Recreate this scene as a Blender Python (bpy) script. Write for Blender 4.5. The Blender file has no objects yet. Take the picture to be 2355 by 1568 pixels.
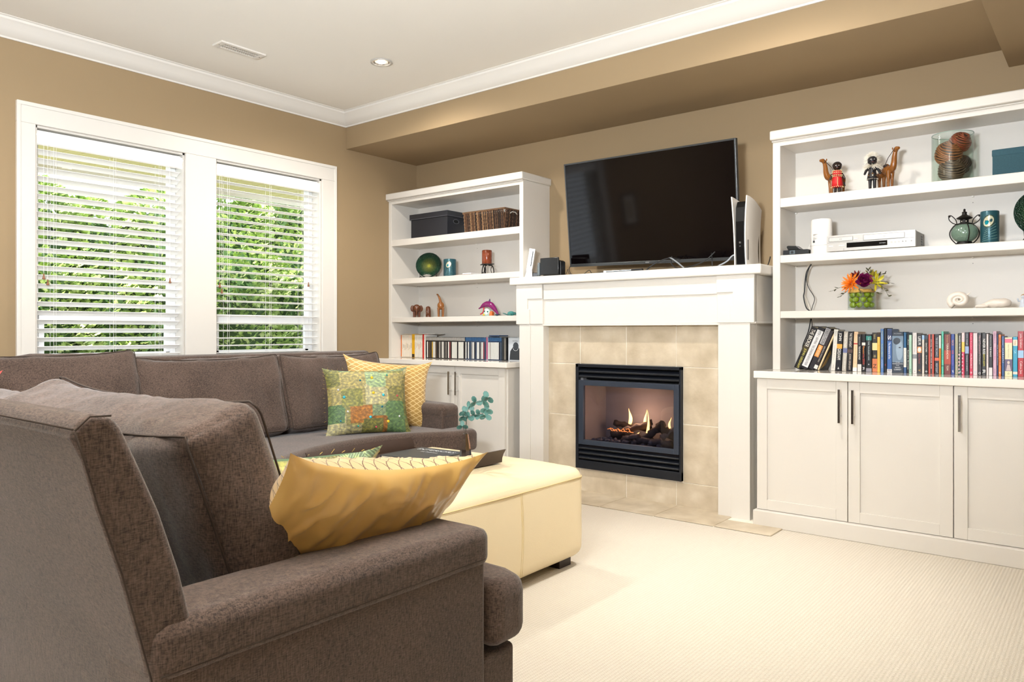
import bpy, bmesh, math, random
from mathutils import Vector, Matrix, noise
R = random.Random(7)
PI = math.pi
SC = bpy.context.scene
COL = SC.collection

# ------------------------------------------------------------------ camera, world, lights, exposure
cam_d = bpy.data.cameras.new('camera')
cam_d.sensor_width = 36.0
cam_d.lens = 1729.1 / 2355 * 36
cam_d.shift_y = -22.3 / 2355
cam_d.clip_start = 0.05
cam_d.clip_end = 200
cam = bpy.data.objects.new('camera', cam_d)
COL.objects.link(cam)
cam.location = (0, 0, 1.064)
cam.rotation_euler = (PI / 2, 0, math.radians(38.884))
SC.camera = cam

SC.view_settings.view_transform = 'Standard'
SC.view_settings.look = 'None'
SC.view_settings.gamma = 1
SC.view_settings.exposure = -0.05
SC.view_settings.use_curve_mapping = False

w = bpy.data.worlds.new('world')
SC.world = w
w.use_nodes = True
bg = w.node_tree.nodes['Background']
bg.inputs[0].default_value = (0.80, 0.90, 1.0, 1)
bg.inputs[1].default_value = 3.5

def light(name, kind, loc, energy, color, rot=(0, 0, 0), **kw):
    d = bpy.data.lights.new(name, kind)
    d.energy = energy
    d.color = color
    for k, v in kw.items():
        setattr(d, k, v)
    o = bpy.data.objects.new(name, d)
    COL.objects.link(o)
    o.location = loc
    o.rotation_euler = rot
    return o

light('sun', 'SUN', (5, -2, 8), 15.0, (1, .95, .84), rot=(math.radians(28), math.radians(38), 0), angle=.01)
WARM = (1.0, .93, .84)
for x, y, e in ((-3.59, 3.15, 105), (-1.27, 3.13, 80), (.9, 3.1, 60), (-3.59, .6, 55), (-1.27, .4, 50), (.9, .4, 40), (-1.27, -1.8, 40)):
    light('downlight_beam', 'SPOT', (x, y, 2.715), e, WARM, spot_size=math.radians(168), spot_blend=.8, shadow_soft_size=.045)
for x, y, e in ((-3.59, 3.15, 30), (-1.27, 3.13, 150)):      # narrow hot centre of the reflector beam
    light('downlight_beam', 'SPOT', (x, y, 2.712), e, (1, .97, .91), spot_size=math.radians(52), spot_blend=1.0, shadow_soft_size=.045)
# added area light behind the camera, a soft fill for the room
light('rear_fill_light', 'AREA', (.2, -3.05, 1.35), 30, (.90, .95, 1.0), rot=(math.radians(104), 0, 0), shape='RECTANGLE', size=4.0, size_y=2.1)
# added area light aimed up and forward to brighten the ceiling
light('ceiling_fill_light', 'AREA', (-.7, -.15, 1.6), 280, (.90, .95, 1.0), rot=(math.radians(180 - 34), 0, math.radians(42)), shape='DISK', size=.5)
# sampling portals for the sky light that enters through the two windows (they emit nothing)
for y_ in (2.02, 3.09):
    pl_ = light('window_portal', 'AREA', (-4.90, y_, 1.54), 1, (1, 1, 1), rot=(0, math.radians(-90), 0), shape='RECTANGLE', size=1.4, size_y=.9)
    pl_.data.cycles.is_portal = True

# ------------------------------------------------------------------ materials
def lin(h):
    h = h.lstrip('#')
    return tuple((c / 12.92 if c <= .04045 else ((c + .055) / 1.055) ** 2.4) for c in (int(h[i:i + 2], 16) / 255 for i in (0, 2, 4))) + (1,)

MC = {}
def C(hexc, rough=.6, metal=0, var=.06, scale=40, bump=0, spec=None, coat=0, sheen=0, bscale=None, emit=None, estr=1, trans=0, ior=1.45, coord='Object'):
    key = (hexc, rough, metal, var, scale, bump, spec, coat, sheen, bscale, emit, estr, trans, coord)
    if key in MC:
        return MC[key]
    m = bpy.data.materials.new('mat_' + hexc.lstrip('#'))
    m.use_nodes = True
    nt = m.node_tree
    b = nt.nodes['Principled BSDF']
    c = lin(hexc)
    b.inputs['Base Color'].default_value = c
    b.inputs['Roughness'].default_value = rough
    b.inputs['Metallic'].default_value = metal
    if spec is not None: b.inputs['Specular IOR Level'].default_value = spec
    if coat: b.inputs['Coat Weight'].default_value = coat
    if sheen: b.inputs['Sheen Weight'].default_value = sheen
    if trans:
        b.inputs['Transmission Weight'].default_value = trans
        b.inputs['IOR'].default_value = ior
    if emit:
        b.inputs['Emission Color'].default_value = lin(emit)
        b.inputs['Emission Strength'].default_value = estr
    if var or bump:
        tc = nt.nodes.new('ShaderNodeTexCoord')
        n = nt.nodes.new('ShaderNodeTexNoise')
        n.inputs['Scale'].default_value = scale
        n.inputs['Detail'].default_value = 4
        nt.links.new(tc.outputs[coord], n.inputs['Vector'])
        if var:
            mx = nt.nodes.new('ShaderNodeMix')
            mx.data_type = 'RGBA'
            mx.inputs[6].default_value = tuple(v * (1 - var) for v in c[:3]) + (1,)
            mx.inputs[7].default_value = tuple(min(1, v * (1 + var)) for v in c[:3]) + (1,)
            nt.links.new(n.outputs['Fac'], mx.inputs[0])
            nt.links.new(mx.outputs[2], b.inputs['Base Color'])
        if bump:
            n2 = nt.nodes.new('ShaderNodeTexNoise')
            n2.inputs['Scale'].default_value = bscale or scale * 4
            n2.inputs['Detail'].default_value = 3
            nt.links.new(tc.outputs[coord], n2.inputs['Vector'])
            bp_ = nt.nodes.new('ShaderNodeBump')
            bp_.inputs['Strength'].default_value = bump
            bp_.inputs['Distance'].default_value = .002
            nt.links.new(n2.outputs['Fac'], bp_.inputs['Height'])
            nt.links.new(bp_.outputs['Normal'], b.inputs['Normal'])
    MC[key] = m
    return m

def newmat(name):
    m = bpy.data.materials.new(name)
    m.use_nodes = True
    nt = m.node_tree
    return m, nt, nt.nodes['Principled BSDF']
def N(nt, typ, **kw):
    n = nt.nodes.new('ShaderNode' + typ)
    for k, v in kw.items():
        if k.startswith('i_'):
            n.inputs[int(k[2:])].default_value = v
        else:
            setattr(n, k, v)
    return n
def ramp(nt, stops):
    r = nt.nodes.new('ShaderNodeValToRGB')
    e = r.color_ramp.elements
    e[0].position, e[0].color = stops[0]
    e[1].position, e[1].color = stops[-1]
    for p, c in stops[1:-1]:
        x = e.new(p)
        x.color = c
    return r

def fabric(name, dark, light_, weave=900, rough=.9, sheen=.25):
    m, nt, b = newmat(name)
    tc = N(nt, 'TexCoord')
    mp = N(nt, 'Mapping')
    mp.inputs['Scale'].default_value = (1, 1, .18)
    nt.links.new(tc.outputs['Object'], mp.inputs[0])
    n1 = N(nt, 'TexNoise'); n1.inputs['Scale'].default_value = 420; n1.inputs['Detail'].default_value = 5
    nt.links.new(mp.outputs[0], n1.inputs['Vector'])
    mp2 = N(nt, 'Mapping'); mp2.inputs['Scale'].default_value = (.2, .2, 1)
    nt.links.new(tc.outputs['Object'], mp2.inputs[0])
    n2 = N(nt, 'TexNoise'); n2.inputs['Scale'].default_value = 560; n2.inputs['Detail'].default_value = 4
    nt.links.new(mp2.outputs[0], n2.inputs['Vector'])
    n3 = N(nt, 'TexNoise'); n3.inputs['Scale'].default_value = 5; n3.inputs['Detail'].default_value = 3
    nt.links.new(tc.outputs['Object'], n3.inputs['Vector'])
    a = N(nt, 'Math', operation='ADD')
    nt.links.new(n1.outputs['Fac'], a.inputs[0]); nt.links.new(n2.outputs['Fac'], a.inputs[1])
    a2 = N(nt, 'Math', operation='MULTIPLY_ADD'); a2.inputs[1].default_value = .35
    nt.links.new(n3.outputs['Fac'], a2.inputs[0]); nt.links.new(a.outputs[0], a2.inputs[2])
    r = ramp(nt, [(.42, lin(dark)), (.78, lin(light_))])
    sub = N(nt, 'Math', operation='MULTIPLY_ADD'); sub.inputs[1].default_value = .62; sub.inputs[2].default_value = -.12
    nt.links.new(a2.outputs[0], sub.inputs[0])
    nt.links.new(sub.outputs[0], r.inputs[0])
    nt.links.new(r.outputs[0], b.inputs['Base Color'])
    b.inputs['Roughness'].default_value = rough
    b.inputs['Sheen Weight'].default_value = sheen
    b.inputs['Specular IOR Level'].default_value = .25
    v = N(nt, 'TexVoronoi'); v.inputs['Scale'].default_value = weave
    nt.links.new(tc.outputs['Object'], v.inputs['Vector'])
    ad = N(nt, 'Math', operation='ADD'); nt.links.new(v.outputs['Distance'], ad.inputs[0]); nt.links.new(a.outputs[0], ad.inputs[1])
    bu = N(nt, 'Bump'); bu.inputs['Strength'].default_value = .35; bu.inputs['Distance'].default_value = .001
    nt.links.new(ad.outputs[0], bu.inputs['Height']); nt.links.new(bu.outputs[0], b.inputs['Normal'])
    return m

M_WALL = C('#9a8464', .75, var=.03, scale=3, bump=.08, bscale=300)
M_CEIL = C('#ebe7df', .9, var=.02, scale=2, bump=.05, bscale=400)
M_TRIM = C('#e0dcd5', .35, var=.015, scale=6, bump=.03, bscale=40)
M_WHITE = C('#dcd7cf', .38, var=.015, scale=6, bump=.03, bscale=60)
M_COUNTER = C('#efeae2', .12, var=.01, scale=4, coat=.5)
M_CABIN = C('#d9d2c6', .5, var=.02, scale=6)
M_CHROME = C('#d8d8d8', .12, 1, var=0)
M_STEEL = C('#7e7f80', .3, 1, var=.05)
M_BLACK = C('#15171a', .45, var=.1)
M_IRON = C('#17130f', .5, .4, var=.15, bump=.2, bscale=300)
M_SOFA = fabric('brown_linen', '#281e18', '#66544a')
M_PIPING = C('#3a2e26', .9, var=.1)
M_LEATHER = C('#f0deb8', .42, var=.05, scale=5, bump=.25, bscale=220, coat=.1)
M_BLIND = C('#fbfaf8', .4, var=.005)
M_VINYL = C('#f1f3f5', .35, var=.01)
M_GROUT = C('#efe8da', .9, var=.1, scale=60, bump=.3)

def carpet():
    m, nt, b = newmat('cream_loop_carpet')
    tc = N(nt, 'TexCoord')
    mp = N(nt, 'Mapping'); mp.inputs['Rotation'].default_value = (0, 0, 0); mp.inputs['Scale'].default_value = (1, 1, 1)
    nt.links.new(tc.outputs['Object'], mp.inputs[0])
    wv = N(nt, 'TexWave', wave_type='BANDS', bands_direction='X'); wv.inputs['Scale'].default_value = 24; wv.inputs['Distortion'].default_value = .8; wv.inputs['Detail'].default_value = 2; wv.inputs['Detail Scale'].default_value = 6
    wy = N(nt, 'TexWave', wave_type='BANDS', bands_direction='Y'); wy.inputs['Scale'].default_value = 36; wy.inputs['Distortion'].default_value = 1.0; wy.inputs['Detail'].default_value = 2; wy.inputs['Detail Scale'].default_value = 6
    no = N(nt, 'TexNoise'); no.inputs['Scale'].default_value = 260; no.inputs['Detail'].default_value = 3
    for n in (wv, wy, no): nt.links.new(mp.outputs[0], n.inputs['Vector'])
    mu = N(nt, 'Math', operation='MULTIPLY'); nt.links.new(wv.outputs['Fac'], mu.inputs[0]); nt.links.new(wy.outputs['Fac'], mu.inputs[1])
    ad = N(nt, 'Math', operation='MULTIPLY_ADD'); ad.inputs[1].default_value = .7
    nt.links.new(no.outputs['Fac'], ad.inputs[0]); nt.links.new(mu.outputs[0], ad.inputs[2])
    r = ramp(nt, [(.1, lin('#c6bdae')), (.9, lin('#ddd5c8'))])
    nt.links.new(ad.outputs[0], r.inputs[0]); nt.links.new(r.outputs[0], b.inputs['Base Color'])
    b.inputs['Roughness'].default_value = .95
    b.inputs['Specular IOR Level'].default_value = .1
    bu = N(nt, 'Bump'); bu.inputs['Strength'].default_value = .45; bu.inputs['Distance'].default_value = .005
    nt.links.new(ad.outputs[0], bu.inputs['Height']); nt.links.new(bu.outputs[0], b.inputs['Normal'])
    return m
M_CARPET = carpet()

def tilemat():
    m, nt, b = newmat('beige_stone_tile')
    tc = N(nt, 'TexCoord')
    no = N(nt, 'TexNoise'); no.inputs['Scale'].default_value = 7; no.inputs['Detail'].default_value = 6
    nt.links.new(tc.outputs['Object'], no.inputs['Vector'])
    r = ramp(nt, [(.3, lin('#b3a48c')), (.55, lin('#c9bba4')), (.75, lin('#d8ccb8'))])
    nt.links.new(no.outputs['Fac'], r.inputs[0]); nt.links.new(r.outputs[0], b.inputs['Base Color'])
    b.inputs['Roughness'].default_value = .45
    n2 = N(nt, 'TexNoise'); n2.inputs['Scale'].default_value = 60; n2.inputs['Detail'].default_value = 4
    nt.links.new(tc.outputs['Object'], n2.inputs['Vector'])
    bu = N(nt, 'Bump'); bu.inputs['Strength'].default_value = .3; bu.inputs['Distance'].default_value = .003
    nt.links.new(n2.outputs['Fac'], bu.inputs['Height']); nt.links.new(bu.outputs[0], b.inputs['Normal'])
    return m
M_TILE = tilemat()

def glassmat(name, col, rough=0.0, base=.035):
    # thin clear glass: mostly see-through with a fresnel reflection
    m = bpy.data.materials.new(name); m.use_nodes = True
    nt = m.node_tree; nt.nodes.clear()
    out = N(nt, 'OutputMaterial'); tr = N(nt, 'BsdfTransparent'); gl = N(nt, 'BsdfGlossy'); mx = N(nt, 'MixShader'); fr = N(nt, 'Fresnel')
    tr.inputs[0].default_value = lin(col); gl.inputs['Roughness'].default_value = rough
    nt.nodes.remove(fr)
    lw = N(nt, 'LayerWeight'); lw.inputs[0].default_value = .5
    pw = N(nt, 'Math', operation='POWER'); pw.inputs[1].default_value = 4
    ma = N(nt, 'Math', operation='MULTIPLY_ADD'); ma.inputs[1].default_value = .55; ma.inputs[2].default_value = base
    nt.links.new(lw.outputs['Facing'], pw.inputs[0]); nt.links.new(pw.outputs[0], ma.inputs[0])
    nt.links.new(ma.outputs[0], mx.inputs[0]); nt.links.new(tr.outputs[0], mx.inputs[1]); nt.links.new(gl.outputs[0], mx.inputs[2]); nt.links.new(mx.outputs[0], out.inputs[0])
    return m
M_PANE = glassmat('window_glass', '#ffffff', base=.012)
M_VASEGLASS = glassmat('clear_glass', '#f3f8f5')
M_FIREGLASS = glassmat('stove_glass', '#c8c8d2', .02)

def emis(name, col, s):
    m = bpy.data.materials.new(name); m.use_nodes = True
    nt = m.node_tree; b = nt.nodes['Principled BSDF']
    b.inputs['Base Color'].default_value = lin(col)
    b.inputs['Emission Color'].default_value = lin(col); b.inputs['Emission Strength'].default_value = s
    return m

# ------------------------------------------------------------------ mesh helpers
OFF = {}
def tag(o, label, cat, group=None, kind=None):
    if label: o['label'] = label
    if cat: o['category'] = cat
    if group: o['group'] = group
    if kind: o['kind'] = kind
    return o
def root(name, label, cat, loc=(0, 0, 0), rot=(0, 0, 0), group=None, kind=None, world=False):
    o = bpy.data.objects.new(name, None)
    o.empty_display_size = .05
    COL.objects.link(o)
    o.location = loc; o.rotation_euler = rot
    OFF[o.name] = Vector(loc) if world else Vector((0, 0, 0))
    return tag(o, label, cat, group, kind)

class MB:
    def __init__(s): s.v = []; s.f = []; s.uv = None; s.mi = []
    def add(s, vs, fs, T=None, mi=0):
        b = len(s.v)
        s.v += [tuple(T @ Vector(v)) if T else tuple(v) for v in vs]
        s.f += [tuple(i + b for i in f) for f in fs]
        s.mi += [mi] * len(fs)
        return s
    def box(s, x0, x1, y0, y1, z0, z1, T=None, mi=0):
        return s.add([(x, y, z) for z in (z0, z1) for y in (y0, y1) for x in (x0, x1)],
                     [(0, 2, 3, 1), (4, 5, 7, 6), (0, 1, 5, 4), (2, 6, 7, 3), (0, 4, 6, 2), (1, 3, 7, 5)], T, mi)
    def lathe(s, prof, c=(0, 0, 0), seg=24, T=None, caps=True, mi=0, sx=1, sy=1):
        vs = []; fs = []
        for r, z in prof:
            for k in range(seg):
                a = 2 * PI * k / seg
                vs.append((c[0] + r * math.cos(a) * sx, c[1] + r * math.sin(a) * sy, c[2] + z))
        n = len(prof)
        for i in range(n - 1):
            for k in range(seg):
                k2 = (k + 1) % seg
                fs.append((i * seg + k, i * seg + k2, (i + 1) * seg + k2, (i + 1) * seg + k))
        if caps:
            fs.append(tuple(reversed(range(seg)))); fs.append(tuple((n - 1) * seg + k for k in range(seg)))
        return s.add(vs, fs, T, mi)
    def tube(s, pts, r, seg=8, T=None, cyc=False, mi=0, flat=1.0):
        P = [Vector(p) for p in pts]; n = len(P)
        rs = r if isinstance(r, (list, tuple)) else [r] * n
        vs = []; fs = []
        up = None
        for i in range(n):
            a = P[(i - 1) % n] if (i > 0 or cyc) else P[0]
            b = P[(i + 1) % n] if (i < n - 1 or cyc) else P[-1]
            t = (b - a)
            t = t.normalized() if t.length > 1e-9 else Vector((0, 0, 1))
            if up is None:
                up = Vector((0, 0, 1)) if abs(t.z) < .9 else Vector((1, 0, 0))
            x = t.cross(up)
            if x.length < 1e-6: x = t.cross(Vector((0, 1, 0)))
            x.normalize(); y = x.cross(t).normalized(); up = y
            for k in range(seg):
                an = 2 * PI * k / seg
                vs.append(tuple(P[i] + x * (math.cos(an) * rs[i]) + y * (math.sin(an) * rs[i] * flat)))
        m = n if cyc else n - 1
        for i in range(m):
            j = (i + 1) % n
            for k in range(seg):
                k2 = (k + 1) % seg
                fs.append((i * seg + k, i * seg + k2, j * seg + k2, j * seg + k))
        if not cyc:
            fs.append(tuple(reversed(range(seg)))); fs.append(tuple((n - 1) * seg + k for k in range(seg)))
        return s.add(vs, fs, T, mi)
    def ball(s, c, r, seg=14, rings=9, T=None, mi=0):
        rx, ry, rz = r if isinstance(r, (list, tuple)) else (r, r, r)
        vs = [(c[0], c[1], c[2] - rz)]; fs = []
        for i in range(1, rings):
            ph = -PI / 2 + PI * i / rings
            for k in range(seg):
                a = 2 * PI * k / seg
                vs.append((c[0] + rx * math.cos(ph) * math.cos(a), c[1] + ry * math.cos(ph) * math.sin(a), c[2] + rz * math.sin(ph)))
        vs.append((c[0], c[1], c[2] + rz)); L = len(vs) - 1
        for k in range(seg):
            k2 = (k + 1) % seg
            fs.append((0, 1 + k2, 1 + k)); fs.append((L, L - seg + k, L - seg + k2))
            for i in range(rings - 2):
                a = 1 + i * seg
                fs.append((a + k, a + k2, a + seg + k2, a + seg + k))
        return s.add(vs, fs, T, mi)
    def prism(s, out, a0, a1, axis='z', T=None, mi=0):
        n = len(out)
        def P(u, v, a): return {'z': (u, v, a), 'x': (a, u, v), 'y': (u, a, v)}[axis]
        vs = [P(u, v, a0) for u, v in out] + [P(u, v, a1) for u, v in out]
        fs = [tuple(range(n)), tuple(reversed(range(n, 2 * n)))]
        for i in range(n):
            j = (i + 1) % n
            fs.append((i, i + n, j + n, j))
        return s.add(vs, fs, T, mi)
    def build(s, name, mat, p=None, smooth=False, bev=0, bseg=2, sub=0, remesh=0, auto=None):
        off = OFF.get(p.name, Vector((0, 0, 0))) if p else Vector((0, 0, 0))
        me = bpy.data.meshes.new(name)
        me.from_pydata([(v[0] - off.x, v[1] - off.y, v[2] - off.z) for v in s.v], [], s.f)
        if s.uv:
            ul = me.uv_layers.new(name='UVMap')
            for l in me.loops: ul.data[l.index].uv = s.uv[l.vertex_index]
        mats = mat if isinstance(mat, (list, tuple)) else [mat]
        for m in mats: me.materials.append(m)
        if any(s.mi): me.polygons.foreach_set('material_index', s.mi)
        bm = bmesh.new(); bm.from_mesh(me); bmesh.ops.recalc_face_normals(bm, faces=bm.faces); bm.to_mesh(me); bm.free()
        if smooth or remesh: me.polygons.foreach_set('use_smooth', [True] * len(me.polygons))
        o = bpy.data.objects.new(name, me)
        COL.objects.link(o)
        if p: o.parent = p
        OFF[o.name] = off
        if remesh:
            r = o.modifiers.new('remesh', 'REMESH'); r.mode = 'VOXEL'; r.voxel_size = remesh; r.use_smooth_shade = True
            sm = o.modifiers.new('smooth', 'SMOOTH'); sm.iterations = 3; sm.factor = .5
        if bev:
            b = o.modifiers.new('bevel', 'BEVEL'); b.width = bev; b.segments = bseg; b.limit_method = 'ANGLE'; b.angle_limit = math.radians(40)
            b.harden_normals = False
            if bseg > 2:
                me.polygons.foreach_set('use_smooth', [True] * len(me.polygons))
                me.set_sharp_from_angle(angle=math.radians(60)) if hasattr(me, 'set_sharp_from_angle') else None
        if sub:
            q = o.modifiers.new('sub', 'SUBSURF'); q.levels = sub; q.render_levels = sub
        if auto is not None:
            me.polygons.foreach_set('use_smooth', [True] * len(me.polygons)); me.set_sharp_from_angle(angle=math.radians(auto))
        return o

def box(p, name, x0, x1, y0, y1, z0, z1, mat, bev=.0015, seg=2):
    return MB().box(x0, x1, y0, y1, z0, z1).build(name, mat, p, bev=bev, bseg=seg)

def struct(name, o_or_mb, mat=None, **k):
    o = o_or_mb.build(name, mat, **k)
    o['kind'] = 'structure'
    return o

def smoothpts(pts, n=6, cyc=False):
    P = [Vector(p) for p in pts]; out = []
    m = len(P)
    rng = range(m if cyc else m - 1)
    for i in rng:
        p0 = P[(i - 1) % m] if (i > 0 or cyc) else P[0]
        p1 = P[i]; p2 = P[(i + 1) % m]
        p3 = P[(i + 2) % m] if (i + 2 < m or cyc) else P[-1]
        for k in range(n):
            t = k / n
            out.append(.5 * ((2 * p1) + (-p0 + p2) * t + (2 * p0 - 5 * p1 + 4 * p2 - p3) * t * t + (-p0 + 3 * p1 - 3 * p2 + p3) * t ** 3))
    if not cyc: out.append(P[-1])
    return out

def text(p, s, L, W, mat, loc, mode='spine', name='lettering', th=0.0004):
    """flat printed lettering fitted into a length L x height W box; spine = reading downwards on a face that looks to -Y"""
    cu = bpy.data.curves.new('t', 'FONT'); cu.body = s; cu.align_x = 'CENTER'; cu.align_y = 'CENTER'; cu.resolution_u = 2
    to = bpy.data.objects.new('t', cu)
    me0 = to.to_mesh()
    vs = [v.co.copy() for v in me0.vertices]; fs = [tuple(pp.vertices) for pp in me0.polygons]
    to.to_mesh_clear(); bpy.data.objects.remove(to); bpy.data.curves.remove(cu)
    if not vs: return None
    x0 = min(v.x for v in vs); x1 = max(v.x for v in vs); y0 = min(v.y for v in vs); y1 = max(v.y for v in vs)
    sx = L / max(1e-6, x1 - x0); sy = W / max(1e-6, y1 - y0)
    out = []
    for v in vs:
        a = (v.x - (x0 + x1) / 2) * sx; b = (v.y - (y0 + y1) / 2) * sy
        if mode == 'spine': out.append((loc[0] + b, loc[1] - th, loc[2] - a))
        elif mode == 'front': out.append((loc[0] + a, loc[1] - th, loc[2] + b))
        elif mode == 'top': out.append((loc[0] + a, loc[1] + b, loc[2] + th))
    mb = MB(); mb.add(out, fs)
    return mb.build(name, mat, p)

# rounded, puffed cushion block
def cushion_verts(sx, sy, sz, r, n=22, puff=(.0, .0, .0), wr=.0, seed=0, fold=None, sag=0):
    vs = []; fs = []; idx = {}
    def key(a, b, c): return (round(a * 1e4), round(b * 1e4), round(c * 1e4))
    def vert(a, b, c):
        k = key(a, b, c)
        if k in idx: return idx[k]
        # inner clamp and round
        q = Vector((a * sx, b * sy, c * sz))
        ins = Vector((max(-sx + r, min(sx - r, q.x)), max(-sy + r, min(sy - r, q.y)), max(-sz + r, min(sz - r, q.z))))
        d = q - ins
        if d.length > 1e-9: q = ins + d.normalized() * r
        ba, bb, bc = 1 - a * a, 1 - b * b, 1 - c * c
        q.x += a * puff[0] * bb * bc; q.y += b * puff[1] * ba * bc; q.z += c * puff[2] * ba * bb
        if wr:
            p = Vector((a * sx, b * sy, c * sz))
            nrm = Vector((a if abs(a) > .95 else 0, b if abs(b) > .95 else 0, c if abs(c) > .95 else 0))
            if nrm.length: nrm.normalize()
            nz = noise.noise(p * 5 + Vector((seed * 7.1, 3, seed))) * .9 + noise.noise(Vector((p.x * 24, p.y * 24, p.z * 9)) + Vector((seed, seed * 3.3, 1))) * .30 + (noise.noise(Vector((p.x * 45, p.y * 45, 3 + p.z * 12 + seed))) * .10 if c > .3 else 0)
            q += nrm * nz * wr
        if sag: q.z -= sag * (1 - a * a) * max(0, c)
        if fold: q = fold(q, a, b, c)
        idx[k] = len(vs); vs.append(tuple(q)); return idx[k]
    def lin_(i): 
        t = -1 + 2 * i / n
        return math.copysign(abs(t) ** .85, t)
    L = [lin_(i) for i in range(n + 1)]
    for ax in range(3):
        for sgn in (-1, 1):
            for i in range(n):
                for j in range(n):
                    q = []
                    for (u, v) in ((L[i], L[j]), (L[i + 1], L[j]), (L[i + 1], L[j + 1]), (L[i], L[j + 1])):
                        abc = [0, 0, 0]; abc[ax] = sgn; abc[(ax + 1) % 3] = u; abc[(ax + 2) % 3] = v
                        q.append(vert(*abc))
                    if sgn < 0: q.reverse()
                    fs.append(tuple(q))
    return vs, fs

def cushion(p, name, c, s, mat, rot=(0, 0, 0), r=.04, pip_mat=None, seam_ax=None, **k):
    vs, fs = cushion_verts(s[0] / 2, s[1] / 2, s[2] / 2, r, **k)
    T = Matrix.Translation(c) @ Matrix.Rotation(rot[2], 4, 'Z') @ Matrix.Rotation(rot[1], 4, 'Y') @ Matrix.Rotation(rot[0], 4, 'X')
    o = MB().add(vs, fs, T).build(name, mat, p, smooth=True)
    if seam_ax is not None:
        mb = MB()
        for sg in (-1, 1):
            ring = []
            m_ = 26
            L_ = [-1 + 2 * i / m_ for i in range(m_)]
            for (u, v) in [(t, -1) for t in L_] + [(1, t) for t in L_] + [(-t, 1) for t in L_] + [(-1, -t) for t in L_]:
                abc = [0, 0, 0]; abc[seam_ax] = sg; o1, o2 = [i for i in range(3) if i != seam_ax]; abc[o1] = u; abc[o2] = v
                # nearest shell vertex to this edge parameter
                k_ = k.get('fold'); q = Vector((abc[0] * s[0] / 2, abc[1] * s[1] / 2, abc[2] * s[2] / 2))
                ins = Vector([max(-s[i] / 2 + r, min(s[i] / 2 - r, q[i])) for i in range(3)]); q = ins + (q - ins).normalized() * (r + .004)
                if k_: q = k_(q, *abc)
                ring.append(T @ q)
            mb.tube(ring, .0022, 5, cyc=True)
        mb.build('piping', M_PIPING if pip_mat is None else pip_mat, o, smooth=True)
    return o

def pillow_mb(W, H, T_, n=26, seed=0, pinch=.10, ear=.02, wr=.004, back_mi=1, tf=1, tb=1, folds=0, sag=0):
    mb = MB(); mb.uv = []
    vs = []
    def pt(u, v, sg):
        e = (1 - abs(u) ** 2.4) * (1 - abs(v) ** 2.4)
        th = T_ / 2 * (max(0, e)) ** .55 * (tf if sg < 0 else tb)
        x = u * W / 2 * (1 - pinch * (1 - v * v) * (abs(u) ** 3)); z = v * H / 2 * (1 - pinch * (1 - u * u) * (abs(v) ** 3))
        x += math.copysign(ear, u) * (abs(u) * abs(v)) ** 8; z += math.copysign(ear, v) * (abs(u) * abs(v)) ** 8
        ed = max(abs(u), abs(v))
        wv = (noise.noise(Vector((u * 3 + seed, v * 3, sg * 2))) * 1.2 + noise.noise(Vector((math.atan2(v, u) * 7, ed * 1.2 + seed, sg))) * ed) * wr * (1 - ed ** 10)
        if folds:
            g_ = noise.noise(Vector((u * 5.5 + v * 2.5, v * 1.3 + seed, 4.2))); g_ = (1 - abs(g_) * 2.2)
            g2_ = noise.noise(Vector((u * 13 + v * 3, v * 2.0 + seed, 9.2)))
            wv += (g_ ** 3 * .9 + g2_ * .5) * folds * max(0, min(1, (v + .35) * 1.4)) * (1 - ed ** 12) if g_ > -1 else 0
        z -= sag * (1 - u * u) * max(0, v) ** 2
        return (x, sg * (th + wv), z)
    for sg in (-1, 1):
        b = len(vs)
        for j in range(n + 1):
            for i in range(n + 1):
                u = -1 + 2 * i / n; v = -1 + 2 * j / n
                u = math.copysign(abs(u) ** .8, u); v = math.copysign(abs(v) ** .8, v)
                vs.append(pt(u, v, sg)); mb.uv.append(((u + 1) / 2, (v + 1) / 2))
        for j in range(n):
            for i in range(n):
                q = (b + j * (n + 1) + i, b + j * (n + 1) + i + 1, b + (j + 1) * (n + 1) + i + 1, b + (j + 1) * (n + 1) + i)
                if sg > 0: q = tuple(reversed(q))
                mb.f.append(q); mb.mi.append(0 if sg < 0 else back_mi)
    mb.v = vs
    return mb

# ================================================================== ROOM
XW, YB, ZC = -4.70, 4.52, 2.75
YS, ZS = 3.76, 2.486           # dropped soffit above the fireplace wall
XR, YR = 2.6, -3.2
# floor: carpet
fl = struct('floor', MB().box(XW - .1, XR, YR, YB + .1, -.06, 0), M_CARPET)
struct('wall_back', MB().box(XW - .16, XR + .1, YB, YB + .12, 0, ZC + .1), M_WALL)
struct('wall_right', MB().box(XR, XR + .12, YR, YB, 0, ZC + .1), M_WALL)
struct('wall_front', MB().box(XW - .16, XR + .1, YR - .12, YR, 0, ZC + .1), M_WALL)
struct('ceiling', MB().box(XW - .16, XR + .1, YR - .1, YB + .1, ZC, ZC + .12), M_CEIL)
struct('ceiling_soffit', MB().box(XW, XR, YS, YB, ZS, ZC), M_WALL, bev=.003)
struct('ceiling_beam', MB().box(-.43, XR, YR, YB, 2.393, ZC - .001), M_WALL, bev=.003)

# window wall with two openings
OP = [(1.591, 2.454), (2.665, 3.523)]
ZO0, ZO1 = .86, 2.214
mb = MB()
XO = XW - .16
mb.box(XO, XW, YR, OP[0][0], 0, ZC); mb.box(XO, XW, OP[0][1], OP[1][0], 0, ZC); mb.box(XO, XW, OP[1][1], YB, 0, ZC)
for a, b in OP:
    mb.box(XO, XW, a, b, 0, ZO0); mb.box(XO, XW, a, b, ZO1, ZC)
struct('wall_left', mb, M_WALL)

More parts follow.
